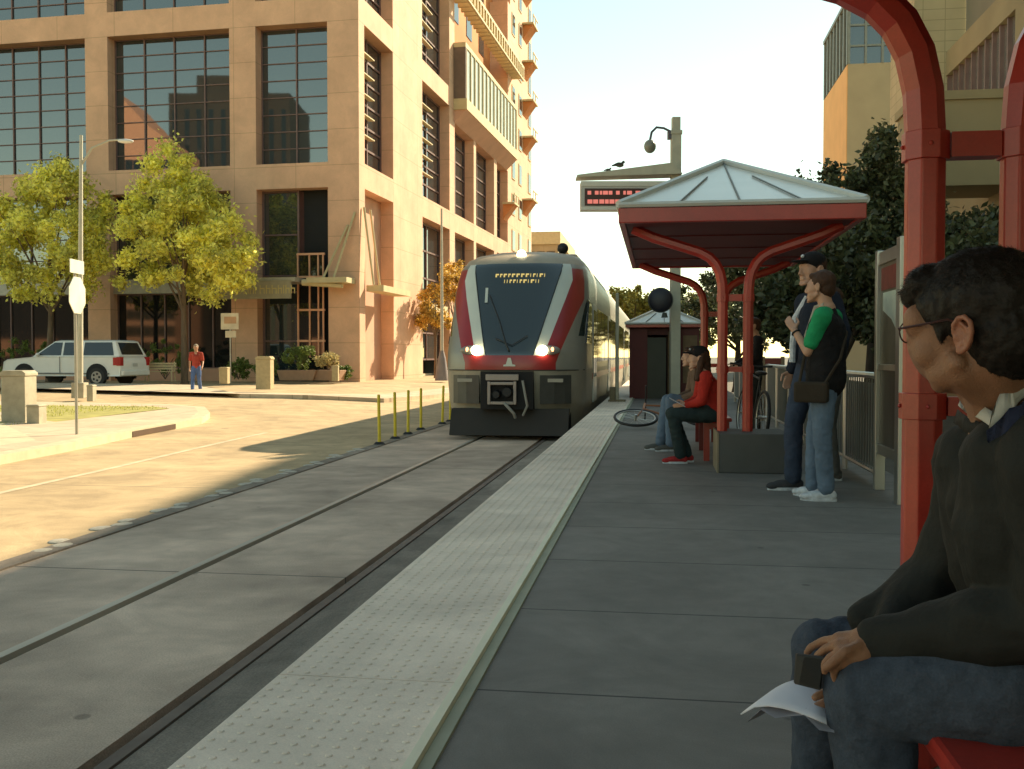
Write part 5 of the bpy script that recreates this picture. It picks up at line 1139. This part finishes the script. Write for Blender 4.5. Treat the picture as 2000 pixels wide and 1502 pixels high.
# jacket
M_jack=fab('dark_jacket',(.022,.023,.021),.75,.25,300,.06); mb=MB()
chain(mb,[nk+Vector((.04,0,-.075)),che+Vector((.0,0,.02)),D(2110,1180,1.80),pel],[.088,.158,.165,.17])
chain(mb,[D(1925,905,1.86),D(1960,1040,1.86),D(2010,1180,1.88)],[.085,.105,.12])
chain(mb,[D(1990,900,1.68),D(2010,1030,1.70),D(2080,1190,1.72)],[.090,.12,.13])
cap(mb,nk+Vector((.05,-.02,-.06)),.075,shl,.085); cap(mb,nk+Vector((.03,.06,-.06)),.07,shr,.08)
chain(mb,[shl,D(2090,1060,1.58),ell_,D(1900,1228,1.70),D(1712,1256,1.79)],[.088,.080,.078,.062,.040])
chain(mb,[shr,D(1890,1010,2.0),elr,D(1775,1165,2.05),D(1690,1212,2.06)],[.078,.068,.062,.048,.036])
chain(mb,[elr,D(1772,1182,2.02),D(1715,1278,1.95)],[.060,.048,.036])
fuse('jacket',mb,M_jack,.007,5,NM,wr=(.010,7,(1.1,1,1.5)))
# jacket collar flaps (navy) and zip pulls
ribbon([D(2060,800,1.63),D(2005,845,1.60),D(1962,880,1.62),D(1944,862,1.63)],[D(2050,748,1.635),D(2006,776,1.63),D(1970,818,1.628),D(1942,842,1.636)],.012,fab('navy_lining',(.025,.03,.06)),'jacket_collar',NM)
ribbon([D(1944,868,1.64),D(1908,850,1.72),D(1876,836,1.84),D(1864,826,1.9)],[D(1938,838,1.65),D(1908,822,1.72),D(1884,810,1.82),D(1872,800,1.9)],.012,M_jack,'jacket_collar',NM)
MB().tube([D(1925,885,1.655),D(1927,915,1.66)],.0022,6).tube([D(1966,935,1.60),D(1964,975,1.60)],.0022,6).build('zip_pull',M_steel,NM,world=True)
# jeans
M_jn=fab('blue_grey_jeans',(.062,.078,.108),.9,.5,260,.12,stain=.14); mb=MB()
chain(mb,[hpl,D(1930,1345,1.72),kl],[.108,.100,.080]); chain(mb,[kl,D(1716,1560,1.83),al],[.078,.070,.062])
chain(mb,[hpr,D(1860,1300,2.08),kr],[.105,.085,.068]); chain(mb,[kr,D(1600,1450,2.18),ar],[.068,.060,.055])
chain(mb,[pel,(hpl+hpr)/2],[.13,.13])
fuse('jeans',mb,M_jn,.007,3,NM,wr=(.012,9,(1.4,1,.8)))
shoe('shoe',(al.x,al.y,.09),(al.x-.2,al.y+.02,0),M_blk,NM,1.05); shoe('shoe',(ar.x,ar.y,.09),(ar.x-.2,ar.y+.02,0),M_blk,NM,1.05)
# phone and folded paper
def slab(pts,th,nrm,name,m,label=None,cat=None,bev=.004):
    n=Vector(nrm).normalized()*th; mb=MB(); p=[Vector(a) for a in pts]; k=len(p); mb.add(p+[a+n for a in p],[tuple(range(k)),tuple(range(2*k-1,k-1,-1))]+[(i,k+i,k+(i+1)%k,(i+1)%k) for i in range(k)])
    o=mb.build(name,m,None,bevel=bev); 
    if label: tag(o,label,cat)
    return o
ph=slab([D(1556,1277,1.86),D(1614,1284,1.81),D(1604,1350,1.80),D(1552,1337,1.85)],.010,CF,'phone',mat('phone_black',(.012,.012,.013),.5,spec=.3),'black phone held in the seated man\'s left hand','phone')
MB().quad(D(1560,1282,1.857),D(1609,1288,1.808),D(1600,1345,1.798),D(1557,1333,1.847)).build('phone_screen',mat('phone_glass',(.006,.006,.007),.6,spec=.2),ph,fix=False)
mb=MB(); lo=[];n=7
A0,A1,B0,B1=D(1446,1376,1.90),D(1615,1414,1.80),D(1522,1332,2.02),D(1606,1352,1.93)
vs=[];fs=[]
for i in range(n):
    for j in range(n):
        u=i/(n-1);v=j/(n-1); p=A0.lerp(A1,u).lerp(B0.lerp(B1,u),v); p.z+=.012*math.sin(u*3.1)+.006*math.sin(v*3.1)-.018*(max(0,.25-u)/.25)**1.5; vs.append(p)
for i in range(n-1):
    for j in range(n-1): fs.append((i*n+j,(i+1)*n+j,(i+1)*n+j+1,i*n+j+1))
pp=mb.add(vs,fs).build('folded_paper',mat('paper_white',(.72,.72,.80),.7,0,.03,10),None,smooth=2); tag(pp,'folded white paper held out over the seated man\'s knee','paper'); so_=pp.modifiers.new('s','SOLIDIFY'); so_.thickness=.0025
vs=[v+Vector((.012,-.008,-.012-.010*math.sin(i*.6))) for i,v in enumerate(vs)]
MB().add(vs,fs).build('lower_leaf',mat('paper_grey',(.40,.38,.42),.8),pp,smooth=2)
S.render.film_transparent=False
